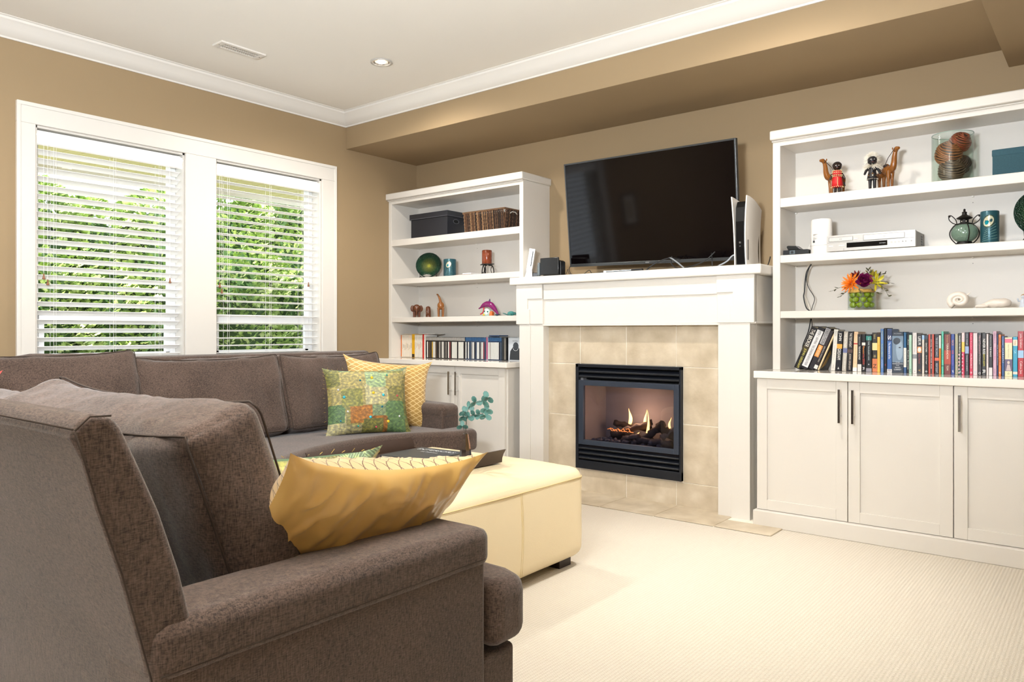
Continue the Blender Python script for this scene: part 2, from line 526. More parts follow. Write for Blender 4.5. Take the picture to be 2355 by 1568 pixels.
# crown moulding (profile: u = distance from the wall, v = height below ceiling)
prof = [(0, -.097), (.008, -.097), (.012, -.088), (.03, -.078), (.055, -.05), (.075, -.028), (.088, -.018), (.088, -.006), (.1, -.003), (.1, 0), (0, 0)]
mb = MB()
n = len(prof)
vs = []
for (x, y) in ((0, YR), (0, YS)):
    for u, v in prof: vs.append((XW + u, (YS - u) if y == YS else y, ZC + v))
mb.add(vs, [tuple(range(n)), tuple(range(n, 2 * n))] + [(i, (i + 1) % n, (i + 1) % n + n, i + n) for i in range(n)])
struct('trim_1', mb, M_TRIM, auto=35)
mb = MB(); vs = []
for x in (0, 1):
    for u, v in prof: vs.append(((XW + u) if x == 0 else -.43, YS - u, ZC + v))
mb.add(vs, [tuple(range(n)), tuple(range(n, 2 * n))] + [(i, (i + 1) % n, (i + 1) % n + n, i + n) for i in range(n)])
struct('trim_2', mb, M_TRIM, auto=35)

# window casing with raised outer bead
t3 = root('trim_3', None, None, (XW, 2.57, .8), kind='structure', world=True)
CY0, CY1, CZ1 = 1.497, 3.655, 2.330
def casing(name, y0, y1, z0, z1):
    box(t3, name, XW, XW + .02, y0, y1, z0, z1, M_TRIM, .003)
casing('casing_board', CY0, CY1, ZO1, CZ1)
casing('casing_board', CY0, OP[0][0], .78, ZO1)
casing('casing_board', OP[0][1], OP[1][0], .78, ZO1)
casing('casing_board', OP[1][1], CY1, .78, ZO1)
casing('casing_board', OP[0][0], OP[0][1], .78, ZO0)
casing('casing_board', OP[1][0], OP[1][1], .78, ZO0)
mb = MB()
mb.box(XW + .018, XW + .026, CY0, CY1, CZ1 - .022, CZ1); mb.box(XW + .018, XW + .026, CY0, CY0 + .02, .78, CZ1 - .02); mb.box(XW + .018, XW + .026, CY1 - .02, CY1, .78, CZ1 - .02)
mb.build('casing_bead', M_TRIM, t3, bev=.003)

# windows and blinds
XG = XW - .12
for wi, (a, b) in enumerate(OP):
    wr_ = root('window_%d' % (wi + 1), None, None, (XG, (a + b) / 2, ZO0), kind='structure', world=True)
    mb = MB()      # jamb liner
    mb.box(XO, XW, a, a + .012, ZO0, ZO1); mb.box(XO, XW, b - .012, b, ZO0, ZO1); mb.box(XO, XW, a, b, ZO0, ZO0 + .012); mb.box(XO, XW, a, b, ZO1 - .012, ZO1)
    mb.build('jamb', M_TRIM, wr_)
    mb = MB()      # vinyl frame
    f = .038
    mb.box(XG - .03, XG + .03, a + .012, a + .012 + f, ZO0, ZO1); mb.box(XG - .03, XG + .03, b - .012 - f, b - .012, ZO0, ZO1)
    mb.box(XG - .03, XG + .03, a, b, ZO0 + .01, ZO0 + .05); mb.box(XG - .03, XG + .03, a, b, ZO1 - .05, ZO1 - .01)
    mb.build('frame', M_VINYL, wr_, bev=.004)
    mb = MB(); mb.box(XG - .025, XG + .04, a + .05, b - .05, 1.115, 1.18)
    mb.build('meeting_rail', M_VINYL, wr_, bev=.005)
    mb = MB()
    g = a + .05; h = b - .05
    mb.box(XG + .005, XG + .032, g, g + .03, ZO0 + .05, 1.115); mb.box(XG + .005, XG + .032, h - .03, h, ZO0 + .05, 1.115); mb.box(XG + .005, XG + .032, g, h, ZO0 + .05, ZO0 + .075)
    mb.build('sash', M_VINYL, wr_, bev=.003)
    box(wr_, 'pane', XG - .004, XG, a + .045, b - .045, 1.17, ZO1 - .045, M_PANE, 0)
    box(wr_, 'pane', XG - .004, XG, a + .075, b - .075, ZO0 + .07, 1.12, M_PANE, 0)

    bl = root('window_blind', ['white slatted blind with steeply tilted slats, in the window farther from the bookcase',
                              'white slatted blind with nearly flat slats, in the window nearer the bookcase'][wi], 'blind',
              (XW - .03, (a + b) / 2, ZO1), group='white horizontal blinds on the two windows', world=True)
    xa = XW - .045
    box(bl, 'headrail', xa - .02, xa + .025, a + .016, b - .016, ZO1 - .06, ZO1 - .02, M_BLIND, .003)
    # curved valance
    pr = [(xa + .030, ZO1 - .028), (xa + .042, ZO1 - .032), (xa + .046, ZO1 - .05), (xa + .040, ZO1 - .075), (xa + .044, ZO1 - .098), (xa + .036, ZO1 - .105), (xa + .030, ZO1 - .100)]
    MB().prism(pr, a + .008, b - .008, 'y').build('valance', M_BLIND, bl, auto=40)
    tilt = math.radians([27, 9][wi])
    z = ZO1 - .135
    sl = None
    k = 0
    while z > ZO0 + .05:
        if sl is None:
            mb = MB(); vs = []
            for yy in (a + .016, b - .016):
                for q in range(7):
                    t = -1 + q / 3
                    vs.append((.025 * t, yy, .0022 * (1 - t * t)))
                for q in range(6, -1, -1):
                    t = -1 + q / 3
                    vs.append((.025 * t, yy, .0022 * (1 - t * t) - .0028))
            mm = 14
            mb.add(vs, [tuple(range(mm)), tuple(range(mm, 2 * mm))] + [(i, (i + 1) % mm, (i + 1) % mm + mm, i + mm) for i in range(mm)],
                   Matrix.Rotation(-tilt, 4, 'Y'))
            mb.v = [(v[0], v[1] - (a + b) / 2, v[2]) for v in mb.v]
            OFF_bl = OFF[bl.name]; OFF[bl.name] = Vector((0, 0, 0))
            sl = mb.build('slat', M_BLIND, bl, auto=40)
            OFF[bl.name] = OFF_bl; o = sl
        else:
            o = sl.copy(); COL.objects.link(o); o.parent = bl
        o.location = (xa - OFF_bl.x, 0, z - OFF_bl.z)
        z -= .0505; k += 1
    box(bl, 'bottom_rail', xa - .022, xa + .022, a + .016, b - .016, ZO0 + .02, ZO0 + .036, M_BLIND, .003)
    wd = b - a
    mb = MB()
    for q in (.12, .50, .82):
        for dx in (-.026, .026):
            yq = a + wd * q
            mb.tube([(xa + dx, yq, ZO1 - .1), (xa + dx, yq, ZO0 + .03)], .0009, 5)
        mb.tube([(xa + .028, yq + .012, ZO1 - .1), (xa + .028, yq + .012, ZO0 + .03)], .0007, 5)
    mb.build('ladder_cord', M_BLIND, bl)
    for (yy, zt) in ([(1.633, 1.372), (1.653, 1.34), (2.353, 1.386)], [(2.693, 1.373), (2.708, 1.336), (3.402, 1.413)])[wi]:
        xx = XW + .012
        MB().tube([(xx, yy, ZO1 - .09), (xx, yy, zt + .012)], .0009, 5).build('pull_cord', M_BLIND, bl)
        MB().lathe([(.001, .016), (.004, .014), (.0035, .006), (.005, -.002), (.008, -.012), (.009, -.016), (.003, -.018)], (xx, yy, zt), 12).build('tassel', C('#8a5a3c', .4), bl, smooth=True)

# baseboard
struct('baseboard_left', MB().box(XW, XW + .015, YR, 4.03, 0, .1), M_TRIM, bev=.003)

# ceiling register and downlight
cv = root('ceiling_vent', 'white rectangular louvred air vent in the ceiling', 'vent', (-4.09, 2.478, ZC), world=True)
VX0, VX1, VY0, VY1 = -4.143, -4.037, 2.332, 2.624
mb = MB(); t_ = .011
mb.box(VX0, VX1, VY0, VY0 + .03, ZC - t_, ZC); mb.box(VX0, VX1, VY1 - .03, VY1, ZC - t_, ZC); mb.box(VX0, VX0 + .022, VY0 + .03, VY1 - .03, ZC - t_, ZC); mb.box(VX1 - .022, VX1, VY0 + .03, VY1 - .03, ZC - t_, ZC)
mb.build('frame', M_WHITE, cv, bev=.002)
box(cv, 'backing', VX0 + .02, VX1 - .02, VY0 + .028, VY1 - .028, ZC - .0015, ZC - .0005, C('#b0965e', .8), 0)
sl = None
for i in range(17):
    y = VY0 + .036 + i * (VY1 - VY0 - .072) / 16
    T = Matrix.Translation((0, y, ZC - .006)) @ Matrix.Rotation(math.radians(72), 4, 'X')
    MB().box(VX0 + .02, VX1 - .02, -.0050, .0050, -.0006, .0006, T).build('slat', M_WHITE, cv)
MB().box(-4.0925, -4.0875, VY0 + .03, VY1 - .03, ZC - .009, ZC - .004).build('divider', M_WHITE, cv)
for y in (VY0 + .014, VY1 - .014):
    MB().lathe([(.003, -.0125), (.003, -.010)], (-4.09, y, ZC), 10).build('screw', M_STEEL, cv)

dl = root('ceiling_downlight', 'lit round recessed downlight in the ceiling', 'downlight', (-3.59, 3.15, ZC))
MB().lathe([(.068, -.001), (.068, -.006), (.060, -.008), (.052, -.006), (.050, .0)], (0, 0, 0), 40, caps=False).build('trim_ring', C('#b4b0aa', .3), dl, smooth=True)
MB().lathe([(.050, -.004), (.042, -.001)], (0, 0, 0), 32, caps=False).build('reflector', M_CHROME, dl, smooth=True)
MB().lathe([(.0, -.012), (.012, -.011), (.020, -.008), (.024, -.002)], (0, 0, 0), 24, caps=False).build('bulb', emis('lamp_glow', '#fff0d8', 20), dl, smooth=True)

# ================================================================== FIREPLACE
YT = 4.186
ft = root('hearth_surround', 'wall of square beige stone tiles around the gas fireplace', 'tile surround', (-2.43, YT, 0), world=True)
mb = MB()
for a_ in ((-3.045, -2.805, 0, 1.10), (-2.055, -1.802, 0, 1.10), (-2.805, -2.055, 0, .165), (-2.805, -2.055, .84, 1.10)): mb.box(a_[0], a_[1], YT + .0035, YT + .03, a_[2], a_[3])
mb.build('grout_bed', M_GROUT, ft)
def tile(p, x0, x1, z0, z1, seed):
    g = .0022
    x0 += g; x1 -= g; z0 += g; z1 -= g
    rr = random.Random(seed); mb = MB(); pts = []
    def edge(a, b, m=4):
        for i in range(m):
            t = i / m
            j = 0 if i == 0 else rr.uniform(-.0012, .0012)
            pts.append((a[0] + (b[0] - a[0]) * t + j, a[1] + (b[1] - a[1]) * t + j))
    edge((x0, z0), (x1, z0)); edge((x1, z0), (x1, z1)); edge((x1, z1), (x0, z1)); edge((x0, z1), (x0, z0))
    o = mb.prism(pts, YT + rr.uniform(-.0008, .0008), YT + .012, 'y').build('tile', M_TILE, p, bev=.0025)
    return o
colx = [-3.115, -2.793, -2.441, -2.093, -1.75]
s_ = 0
for i in range(4):
    for (z0, z1) in ((.847, 1.115), (0.0, .150)):
        s_ += 1; tile(ft, colx[i], colx[i + 1], z0, z1, s_)
for (z0, z1) in ((.503, .847), (.150, .503)):
    s_ += 1; tile(ft, -3.115, -2.812, z0, z1, s_)
    s_ += 1; tile(ft, -2.048, -1.75, z0, z1, s_)

ht = root('floor_hearth', None, None, (-2.4, 4.0, 0), kind='structure', world=True)
box(ht, 'grout_bed', -3.40, -1.402, 3.868, 4.19, .0, .004, M_GROUT, 0)
hx = [-3.40, -3.16, -2.80, -2.44, -2.078, -1.712, -1.40]
for i in range(6):
    x1 = hx[i + 1] - .0015
    o = MB().box(hx[i] + .0015, x1, 3.868, 4.19 if i < 5 else 4.046, .0, .0075).build('tile', M_TILE, ht, bev=.002)

# mantelpiece
mt = root('fireplace_mantel', 'white painted wooden mantelpiece with stepped pilasters and thick shelf', 'mantelpiece', (-2.43, 4.12, 0), world=True)
box(mt, 'shelf', -3.319, -1.533, 4.083, YB, 1.384, 1.438, M_TRIM, .008, 3)
for nm, x0, x1, xo in (('pilaster', -3.25, -3.05, -1), ('pilaster', -1.798, -1.606, 1)):
    box(mt, nm, x0, x1, 4.122, YT + .02, 0, 1.113, M_TRIM, .003)
box(mt, 'side_panel', -3.25, -3.08, YT + .02, YB, 0, 1.113, M_TRIM, .002)
box(mt, 'side_panel', -1.77, -1.606, YT + .02, YB, 0, 1.113, M_TRIM, .002)
box(mt, 'header', -3.273, -1.579, 4.128, YB, 1.113, 1.384, M_TRIM, .003)
mb = MB(); mb.box(-3.277, -3.05, 4.12, 4.40, 1.108, 1.118); mb.box(-1.798, -1.575, 4.12, 4.40, 1.108, 1.118)
mb.build('lip_moulding', M_TRIM, mt, bev=.003)
box(mt, 'top_band', -3.048, -1.80, 4.118, 4.14, 1.279, 1.384, M_TRIM, .003)
for x0, x1, xa, xb, xc in ((-3.273, -3.05, -3.273, -3.174, -3.157), (-1.80, -1.579, -1.679, -1.579, -1.697)):
    box(mt, 'pilaster_head', x0, x1, 4.113, 4.14, 1.113, 1.384, M_TRIM, .003)
    # outer raised strip, stepping in above
    if xa < -2:
        pts = [(-3.273, 1.113), (-3.157, 1.113), (-3.157, 1.215), (-3.174, 1.215), (-3.174, 1.286), (-3.05, 1.286), (-3.05, 1.384), (-3.273, 1.384)]
        low = (-3.25, -3.157)
    else:
        pts = [(-1.579, 1.113), (-1.579, 1.384), (-1.80, 1.384), (-1.80, 1.286), (-1.702, 1.286), (-1.702, 1.215), (-1.719, 1.215), (-1.719, 1.113)]
        low = (-1.719, -1.606)
    MB().prism(pts, 4.104, 4.12, 'y').build('raised_band', M_TRIM, mt, bev=.002)
    box(mt, 'raised_strip', low[0], low[1], 4.113, 4.13, .0, 1.113, M_TRIM, .002)
box(mt, 'opening_trim', -3.06, -1.79, 4.120, YT, 1.100, 1.113, M_TRIM, .002)

# gas fireplace insert
gf = root('gas_fireplace', 'black gas fireplace insert with louvres, glass front and burning logs', 'fireplace', (-2.43, 4.17, .16), world=True)
FX0, FX1, FZ0, FZ1 = -2.812, -2.048, .158, .848
M_STOVE = C('#1d2129', .38, .35, var=.08)
yf = 4.160
mb = MB()
mb.box(FX0, FX0 + .022, yf, YB, FZ0, FZ1); mb.box(FX1 - .012, FX1, yf, YB, FZ0, FZ1)
mb.box(FX0, FX1, yf, YB, FZ1 - .02, FZ1); mb.box(FX0, FX1, yf + .004, YB, FZ0, FZ0 + .055)
mb.box(FX0, FX1, YB - .02, YB - .005, FZ0, FZ1)
mb.build('casing', M_STOVE, gf, bev=.002)
box(gf, 'louvre_backing', FX0 + .02, FX1 - .01, 4.23, 4.24, FZ0 + .05, FZ0 + .155, C('#050507', .9), 0)
box(gf, 'louvre_backing', FX0 + .02, FX1 - .01, 4.23, 4.24, .745, FZ1 - .015, C('#050507', .9), 0)
def louvre(z, d=0):
    T = Matrix.Translation((0, yf + .018 + d, z)) @ Matrix.Rotation(math.radians(28), 4, 'X')
    MB().box(FX0 + .024, FX1 - .013, -.02, .02, -.006, .006, T).build('louvre', M_STOVE, gf, bev=.003)
for z in (.805, .772): louvre(z)
for z in (.300, .268, .236): louvre(z)
# glass door frame
dx0, dx1, dz0, dz1 = -2.786, -2.062, .318, .742
gx0, gx1, gz0, gz1 = -2.748, -2.096, .350, .708
mb = MB()
mb.box(dx0, gx0, yf - .004, yf + .02, dz0, dz1); mb.box(gx1, dx1, yf - .004, yf + .02, dz0, dz1); mb.box(gx0, gx1, yf - .004, yf + .02, dz0, gz0); mb.box(gx0, gx1, yf - .004, yf + .02, gz1, dz1)
mb.build('door_frame', C('#39414f', .35, .3, var=.05), gf, bev=.002)
box(gf, 'glass', gx0, gx1, yf + .014, yf + .017, gz0, gz1, M_FIREGLASS, 0)
# firebox interior
mb = MB()
M_BOX = C('#929296', .55, var=.15, scale=8)
mb.box(-2.78, -2.07, YB - .045, YB - .03, .32, .76); mb.box(-2.79, -2.77, yf + .03, YB - .03, .32, .76); mb.box(-2.075, -2.06, yf + .03, YB - .03, .32, .76)
mb.box(-2.78, -2.07, yf + .03, YB - .03, .72, .74)
mb.build('firebox_lining', M_BOX, gf)
box(gf, 'firebox_floor', -2.78, -2.07, yf + .03, YB - .03, .30, .335, C('#1a1818', .9), 0)
def log(a, b, r, seed, bark='#3d3530'):
    rr = random.Random(seed)
    A, B = Vector(a), Vector(b); n = 12; pts = []; rs = []
    for i in range(n + 1):
        t = i / n
        pts.append(A.lerp(B, t) + Vector((0, rr.uniform(-.004, .004), rr.uniform(-.005, .005)))); rs.append(r * (.82 + rr.uniform(-.1, .15)))
    mb = MB(); mb.tube(pts, rs, 12)
    mb.v = [tuple(Vector(v) + Vector((noise.noise(Vector(v) * 60), noise.noise(Vector(v) * 60 + Vector((5, 5, 5))), noise.noise(Vector(v) * 60 + Vector((9, 1, 3))))) * .008) for v in mb.v]
    mb.build('log', C(bark, .95, var=.5, scale=60, bump=1, bscale=90), gf, smooth=True)
log((-2.64, 4.38, .445), (-2.36, 4.36, .43), .024, 1)
log((-2.60, 4.27, .385), (-2.33, 4.31, .475), .024, 2, '#57504a')
log((-2.36, 4.24, .36), (-2.24, 4.32, .485), .026, 3, '#4a4440')
log((-2.28, 4.30, .455), (-2.12, 4.27, .40), .032, 4)
log((-2.62, 4.31, .375), (-2.46, 4.29, .37), .026, 5, '#2c2827')
log((-2.38, 4.22, .375), (-2.14, 4.22, .365), .022, 6, '#4a474a')
log((-2.22, 4.24, .40), (-2.115, 4.34, .47), .022, 7, '#6a6462')
log((-2.50, 4.24, .37), (-2.36, 4.21, .40), .020, 8, '#5c5654')
mb = MB(); rr = random.Random(5)
for i in range(120):
    x = rr.uniform(-2.70, -2.11); y = rr.uniform(4.195, 4.36)
    mb.ball((x, y, .345 + .030 * (1 - abs(x + 2.32) / .42) * rr.random()), (rr.uniform(.010, .022), rr.uniform(.008, .016), rr.uniform(.008, .018)), 6, 4)
em = mb.build('embers', C('#5c5d66', .7, var=.7, scale=70), gf); em['kind'] = 'stuff'
mb = MB()
for i in range(9):
    x = -2.62 + i * .02; mb.tube([(x, 4.25, .42 + .01 * math.sin(i * 2)), (x + .02, 4.25, .425 + .012 * math.sin(i * 3)), (x + .035, 4.25, .412)], .0022, 5)
mb.build('glowing_twig', emis('ember_glow', '#ff9a4a', 2.5), gf)
M_FLAME = emis('flame_glow', '#ffb35c', 14)
for (x, y, z, hgt, r) in ((-2.505, 4.34, .455, .075, .014), (-2.395, 4.36, .44, .085, .011), (-2.335, 4.27, .37, .14, .011), (-2.19, 4.30, .455, .05, .008), (-2.40, 4.27, .39, .02, .008)):
    pts = []; rs = []; hgt *= 1.35; r *= 1.15
    for i in range(9):
        t = i / 8
        pts.append((x + .008 * math.sin(t * 4 + x * 30), y, z + hgt * t)); rs.append(max(.0005, r * math.sin(PI * min(1, t * .75 + .22)) * (1 - t * .75)))
    MB().tube(pts, rs, 8).build('flame', M_FLAME, gf, smooth=True)
light('fire_glow', 'POINT', (-2.44, 4.30, .50), 6, (1, .56, .30), shadow_soft_size=.05)

# ================================================================== BUILT-IN UNITS
SHELVES = [(1.813, 1.762), (1.492, 1.449), (1.177, 1.138)]
def bookcase(name, label, x0, x1, yfz, cx0, cx1, st):
    b = root(name, label, 'bookcase', ((x0 + x1) / 2, yfz, .847), world=True, group='built-in white bookcases either side of the fireplace')
    box(b, 'side_panel', x0, x0 + st, yfz, YB, .847, 2.14, M_WHITE, .002)
    box(b, 'side_panel', x1 - st, x1, yfz, YB, .847, 2.14, M_WHITE, .002)
    box(b, 'back_panel', x0 + st, x1 - st, YB - .012, YB, .847, 2.14, M_WHITE, 0)
    box(b, 'top_rail', x0 + st, x1 - st, yfz, yfz + .022, 2.108, 2.14, M_WHITE, .001)
    box(b, 'top_panel', x0 + st, x1 - st, yfz + .022, YB - .012, 2.112, 2.14, M_WHITE, 0)
    box(b, 'crown', cx0, cx1, yfz - .035, YB, 2.14, 2.193, M_WHITE, .008, 3)
    MB().box(x0 - .003, x1 + .003, yfz - .012, YB, 2.132, 2.14).build('crown_bead', M_WHITE, b, bev=.003)
    for zt, zb in SHELVES:
        sh = box(b, 'shelf', x0 + st, x1 - st, yfz + .002, YB - .012, zb, zt, M_WHITE, .003)
        for xx in (x0 + st + .006, (x0 + x1) / 2, x1 - st - .006):
            MB().box(xx - .005, xx + .005, YB - .028, YB - .012, zb - .009, zb - .0005).build('shelf_peg', C('#f4f1ea', .4), b, bev=.002)
            if abs(xx - (x0 + x1) / 2) < .01:
                MB().lathe([(.002, 0), (.002, .001)], (0, 0, 0), 8, Matrix.Translation((xx, YB - .0122, zb - .035)) @ Matrix.Rotation(PI / 2, 4, 'X')).build('peg_hole', M_BLACK, b)
    return b
bookcase('bookcase', 'built-in white bookcase in the corner left of the fireplace, holding disc cases', -4.697, -3.285, 4.20, -4.699, -3.268, .035)
bookcase('bookcase', 'built-in white bookcase right of the fireplace, holding the row of books', -1.526, .36, 4.248, -1.533, .37, .042)

def cabinet(name, label, x0, x1, doors, zdoor, handles, cpx, side_r=True):
    y0 = 4.075
    c = root(name, label, 'cabinet', ((x0 + x1) / 2, y0, 0), world=True, group='low white base cabinets either side of the fireplace')
    box(c, 'body', x0, x1, y0 + .02, YB - .004, .085, .808, M_WHITE, .0015)
    box(c, 'plinth', x0 - .012, x1, 4.045, YB - .004, 0, .086, M_WHITE, .004)
    for i, (a, b_) in enumerate(doors):
        z0, z1 = zdoor
        mb = MB(); f = .056
        mb.box(a, a + f, y0, y0 + .019, z0, z1); mb.box(b_ - f, b_, y0, y0 + .019, z0, z1)
        mb.box(a + f, b_ - f, y0, y0 + .019, z0, z0 + f); mb.box(a + f, b_ - f, y0, y0 + .019, z1 - f, z1)
        d = mb.build('door', M_WHITE, c, bev=.0015)
        MB().box(a + f - .002, b_ - f + .002, y0 + .009, y0 + .014, z0 + f - .002, z1 - f + .002).build('door_panel', M_CABIN if False else M_WHITE, d)
        hx_ = handles[i]
        if hx_ is not None:
            hm = MB()
            hm.box(hx_ - .006, hx_ + .006, y0 - .038, y0 - .030, .594, .767)
            hm.box(hx_ - .004, hx_ + .004, y0 - .030, y0, .625, .633); hm.box(hx_ - .004, hx_ + .004, y0 - .030, y0, .728, .736)
            h_ = hm.build('handle', M_CHROME, d, bev=.001)
            h_['label'] = 'chrome bar handle'
    return c
cabinet('base_cabinet', 'low white cabinet with shaker doors under the row of books', -1.551, .36,
        [(-1.551, -1.080), (-1.076, -.608), (-.604, -.137), (-.133, .335)], (.088, .806), [-1.112, -1.047, -.577, -.165], -1.559)
cabinet('base_cabinet', 'low white cabinet with shaker doors behind the sofa arm, in the corner', -4.697, -3.338,
        [(-4.68, -4.310), (-4.306, -3.833), (-3.829, -3.352)], (.088, .806), [-4.345, -3.865, -3.794], -4.6)
tag(box(None, 'countertop', -1.562, .37, 4.050, YB, .808, .847, M_COUNTER, .004), 'glossy white countertop under the row of books', 'countertop')
tag(box(None, 'countertop', -4.698, -3.308, 4.040, YB, .808, .847, M_COUNTER, .004), 'glossy white countertop under the row of disc cases', 'countertop')

# ================================================================== TELEVISION
tvc = Vector((-2.345, 4.262, 1.846))
yaw, pit, rol = math.radians(-2.8), math.radians(7.6), math.radians(1.35)
tv = root('television', 'large black flat television tilted forward above the mantel', 'television', tuple(tvc))
tv.rotation_euler = (Matrix.Rotation(yaw, 4, 'Z') @ Matrix.Rotation(pit, 4, 'X') @ Matrix.Rotation(rol, 4, 'Y')).to_euler()
W2, H2 = .622, .352
mb = MB()
mb.box(-W2, W2, -.008, .022, H2 - .011, H2); mb.box(-W2, W2, -.008, .022, -H2, -H2 + .02); mb.box(-W2, -W2 + .010, -.008, .022, -H2, H2); mb.box(W2 - .010, W2, -.008, .022, -H2, H2)
mb.build('bezel', C('#4b4e50', .3, .5, var=.03), tv, bev=.002)
M_SCREEN = C('#080506', .07, var=0, spec=.28)
box(tv, 'screen', -W2 + .008, W2 - .008, -.004, .004, -H2 + .018, H2 - .010, M_SCREEN, 0)
box(tv, 'rear_shell', -W2 + .01, W2 - .01, .02, .045, -H2 + .01, H2 - .01, M_BLACK, .01)
box(tv, 'rear_bulge', -.38, .38, .04, .075, -H2 + .02, .12, M_BLACK, .015)
text(tv, 'SONY', .028, .006, C('#c9c9c9', .4), (-.0, -.0082, -H2 + .010), 'front', 'logo')
wm = root('television_bracket', 'black steel wall bracket hidden behind the television', 'bracket', (-2.345, 4.50, 1.87), world=True)
box(wm, 'wall_plate', -2.50, -2.19, 4.505, YB, 1.78, 1.96, M_BLACK, .002)
box(wm, 'arm', -2.38, -2.31, 4.345, 4.506, 1.83, 1.90, M_BLACK, .002)

# ---------------- things on the mantel (shelf top z = 1.438)
ZM = 1.438
ps = root('game_console', 'tall white and black curved upright console at the right end of the mantel', 'game console', (-1.672, 4.125, ZM))
def shell(side):
    mb = MB(); ny, nz = 14, 22
    def X(y, z):
        t = z / .385; s = y / .26
        return side * (.030 + .017 * t ** 2 + .006 * (1 - t) ** 2 - .018 * max(0, s - .15) * (1 - .3 * t) + .004 * math.sin(s * PI))
    top = lambda y: .392 - .052 * (y / .26) ** 1.6
    bot = lambda y: .004 + .004 * (y / .26)
    ya = lambda z: -.004 + .020 * (1 - z / .39) ** 2
    vs = []
    for k in range(2):
        for j in range(nz + 1):
            for i in range(ny + 1):
                s = i / ny; y = ya(j / nz * .39) + s * .262
                z = bot(y) + (top(s * .26) - bot(y)) * j / nz
                vs.append((X(s * .26, z) - side * k * .0065, y, z))
    m = (nz + 1) * (ny + 1); fs = []
    for k in range(2):
        for j in range(nz):
            for i in range(ny):
                a = k * m + j * (ny + 1) + i
                fs.append((a, a + 1, a + ny + 2, a + ny + 1))
    ring = [i for i in range(ny + 1)] + [j * (ny + 1) + ny for j in range(1, nz + 1)] + [nz * (ny + 1) + i for i in range(ny - 1, -1, -1)] + [j * (ny + 1) for j in range(nz - 1, 0, -1)]
    for q in range(len(ring)):
        a, b_ = ring[q], ring[(q + 1) % len(ring)]
        fs.append((a, b_, b_ + m, a + m))
    mb.add(vs, fs)
    return mb.build('side_shell', C('#e9e5df', .45, var=.01), ps, auto=50)
shell(-1); shell(1)
MB().prism([(.022, .006), (.235, .006), (.235, .34), (.07, .372), (.03, .365), (.012, .33), (.008, .25), (.012, .1)], -.026, .026, 'x').build('core', C('#0e0f11', .18, var=0), ps, bev=.004)
box(ps, 'port', -.004, .004, .0065, .012, .125, .135, M_STEEL, 0)
box(ps, 'port', -.003, .003, .0065, .012, .107, .112, M_STEEL, 0)
MB().box(.0405, .0425, .022, .0285, .03, .145).build('disc_slot', M_BLACK, ps)
for o in (ps,): o.rotation_euler = (0, 0, 0)
MB().lathe([(.06, 0), (.06, .004)], (0, .12, 0), 28).build('stand', M_BLACK, ps)

wi_ = root('game_console', 'slim white upright console in a grey cradle, left end of the mantel', 'game console', (-3.195, 4.15, ZM), (0, 0, math.radians(34)))
T = Matrix.Translation((0, 0, .045)) @ Matrix.Rotation(math.radians(9), 4, 'Y')
MB().box(-.021, .021, 0, .20, 0, .158, T).build('body', C('#f2f1ee', .25, var=0), wi_, bev=.003)
MB().box(.004, .010, -.0008, .004, .035, .14, T).build('disc_slot', M_BLACK, wi_)
MB().prism([(-.03, 0), (.025, 0), (.022, .058), (-.014, .058)], -.012, .19, 'y').build('cradle', C('#c9c9c8', .4), wi_, bev=.002)
MB().box(.024, .060, .02, .10, 0, .035).build('sensor_box', C('#17181a', .4), wi_, bev=.003)

sw = root('console_dock', 'black dock holding a handheld console, beside the slim white console', 'console dock', (-3.02, 4.16, ZM))
mb = MB().prism([(-.062, 0), (.09, 0), (.09, .098), (.075, .108), (-.055, .115), (-.062, .10)], 0.0, .055, 'y')
mb.build('dock', C('#141516', .35, var=0), sw, bev=.006, bseg=3)
box(sw, 'handheld_screen', -.075, .08, -.016, -.004, .012, .128, C('#1b1c1e', .2, var=0), .005, 3)
box(sw, 'controller', -.092, -.076, -.024, .0, .01, .098, C('#6d777b', .35, var=0), .006, 3)
box(sw, 'controller', -.110, -.094, -.004, .022, .008, .085, C('#59656b', .35, var=0), .006, 3)

sb = root('sensor_bar', 'flat silver and black bar lying on the mantel under the television', 'sensor bar', (-2.42, 4.16, ZM))
box(sb, 'bar', -.16, .08, 0, .022, .002, .016, C('#8d98a3', .25, .6, var=0), .003)
box(sb, 'end_cap', -.175, -.155, -.001, .024, .001, .018, C('#d8d8d8', .3), .002)
box(sb, 'end_cap', .03, .105, -.001, .024, .001, .018, M_BLACK, .002)

def cable(name, label, pts, r, mat, group=None):
    mb = MB().tube(smoothpts(pts, 8), r, 7)
    return tag(mb.build(name, mat, smooth=True), label, 'cable', group)
zc = ZM + .004
cable('cable', 'thin black cable curling up below the left end of the television', [(-2.86, 4.18, ZM + .075), (-2.87, 4.17, ZM + .04), (-2.83, 4.15, zc), (-2.76, 4.17, zc), (-2.73, 4.2, ZM + .03), (-2.70, 4.2, zc + .004), (-2.6, 4.22, ZM + .018), (-2.5, 4.24, zc)], .0022, M_BLACK)
cable('cable', 'short thin black wire sticking up beside the console dock', [(-2.97, 4.24, zc), (-2.93, 4.2, zc + .004), (-2.905, 4.19, ZM + .02), (-2.895, 4.19, ZM + .045), (-2.89, 4.2, ZM + .015), (-2.86, 4.22, zc)], .0016, M_BLACK)
cable('cable', 'black cable looping from the television down past the silver bar', [(-2.1, 4.26, ZM + .07), (-2.15, 4.2, ZM + .075), (-2.22, 4.16, ZM + .045), (-2.28, 4.15, zc)], .0038, M_BLACK)
cable('cable', 'grey cable hanging from the middle of the television onto the mantel', [(-2.17, 4.24, ZM + .08), (-2.12, 4.18, ZM + .07), (-2.06, 4.15, ZM + .035), (-2.02, 4.14, zc)], .0045, C('#8a9096', .4))
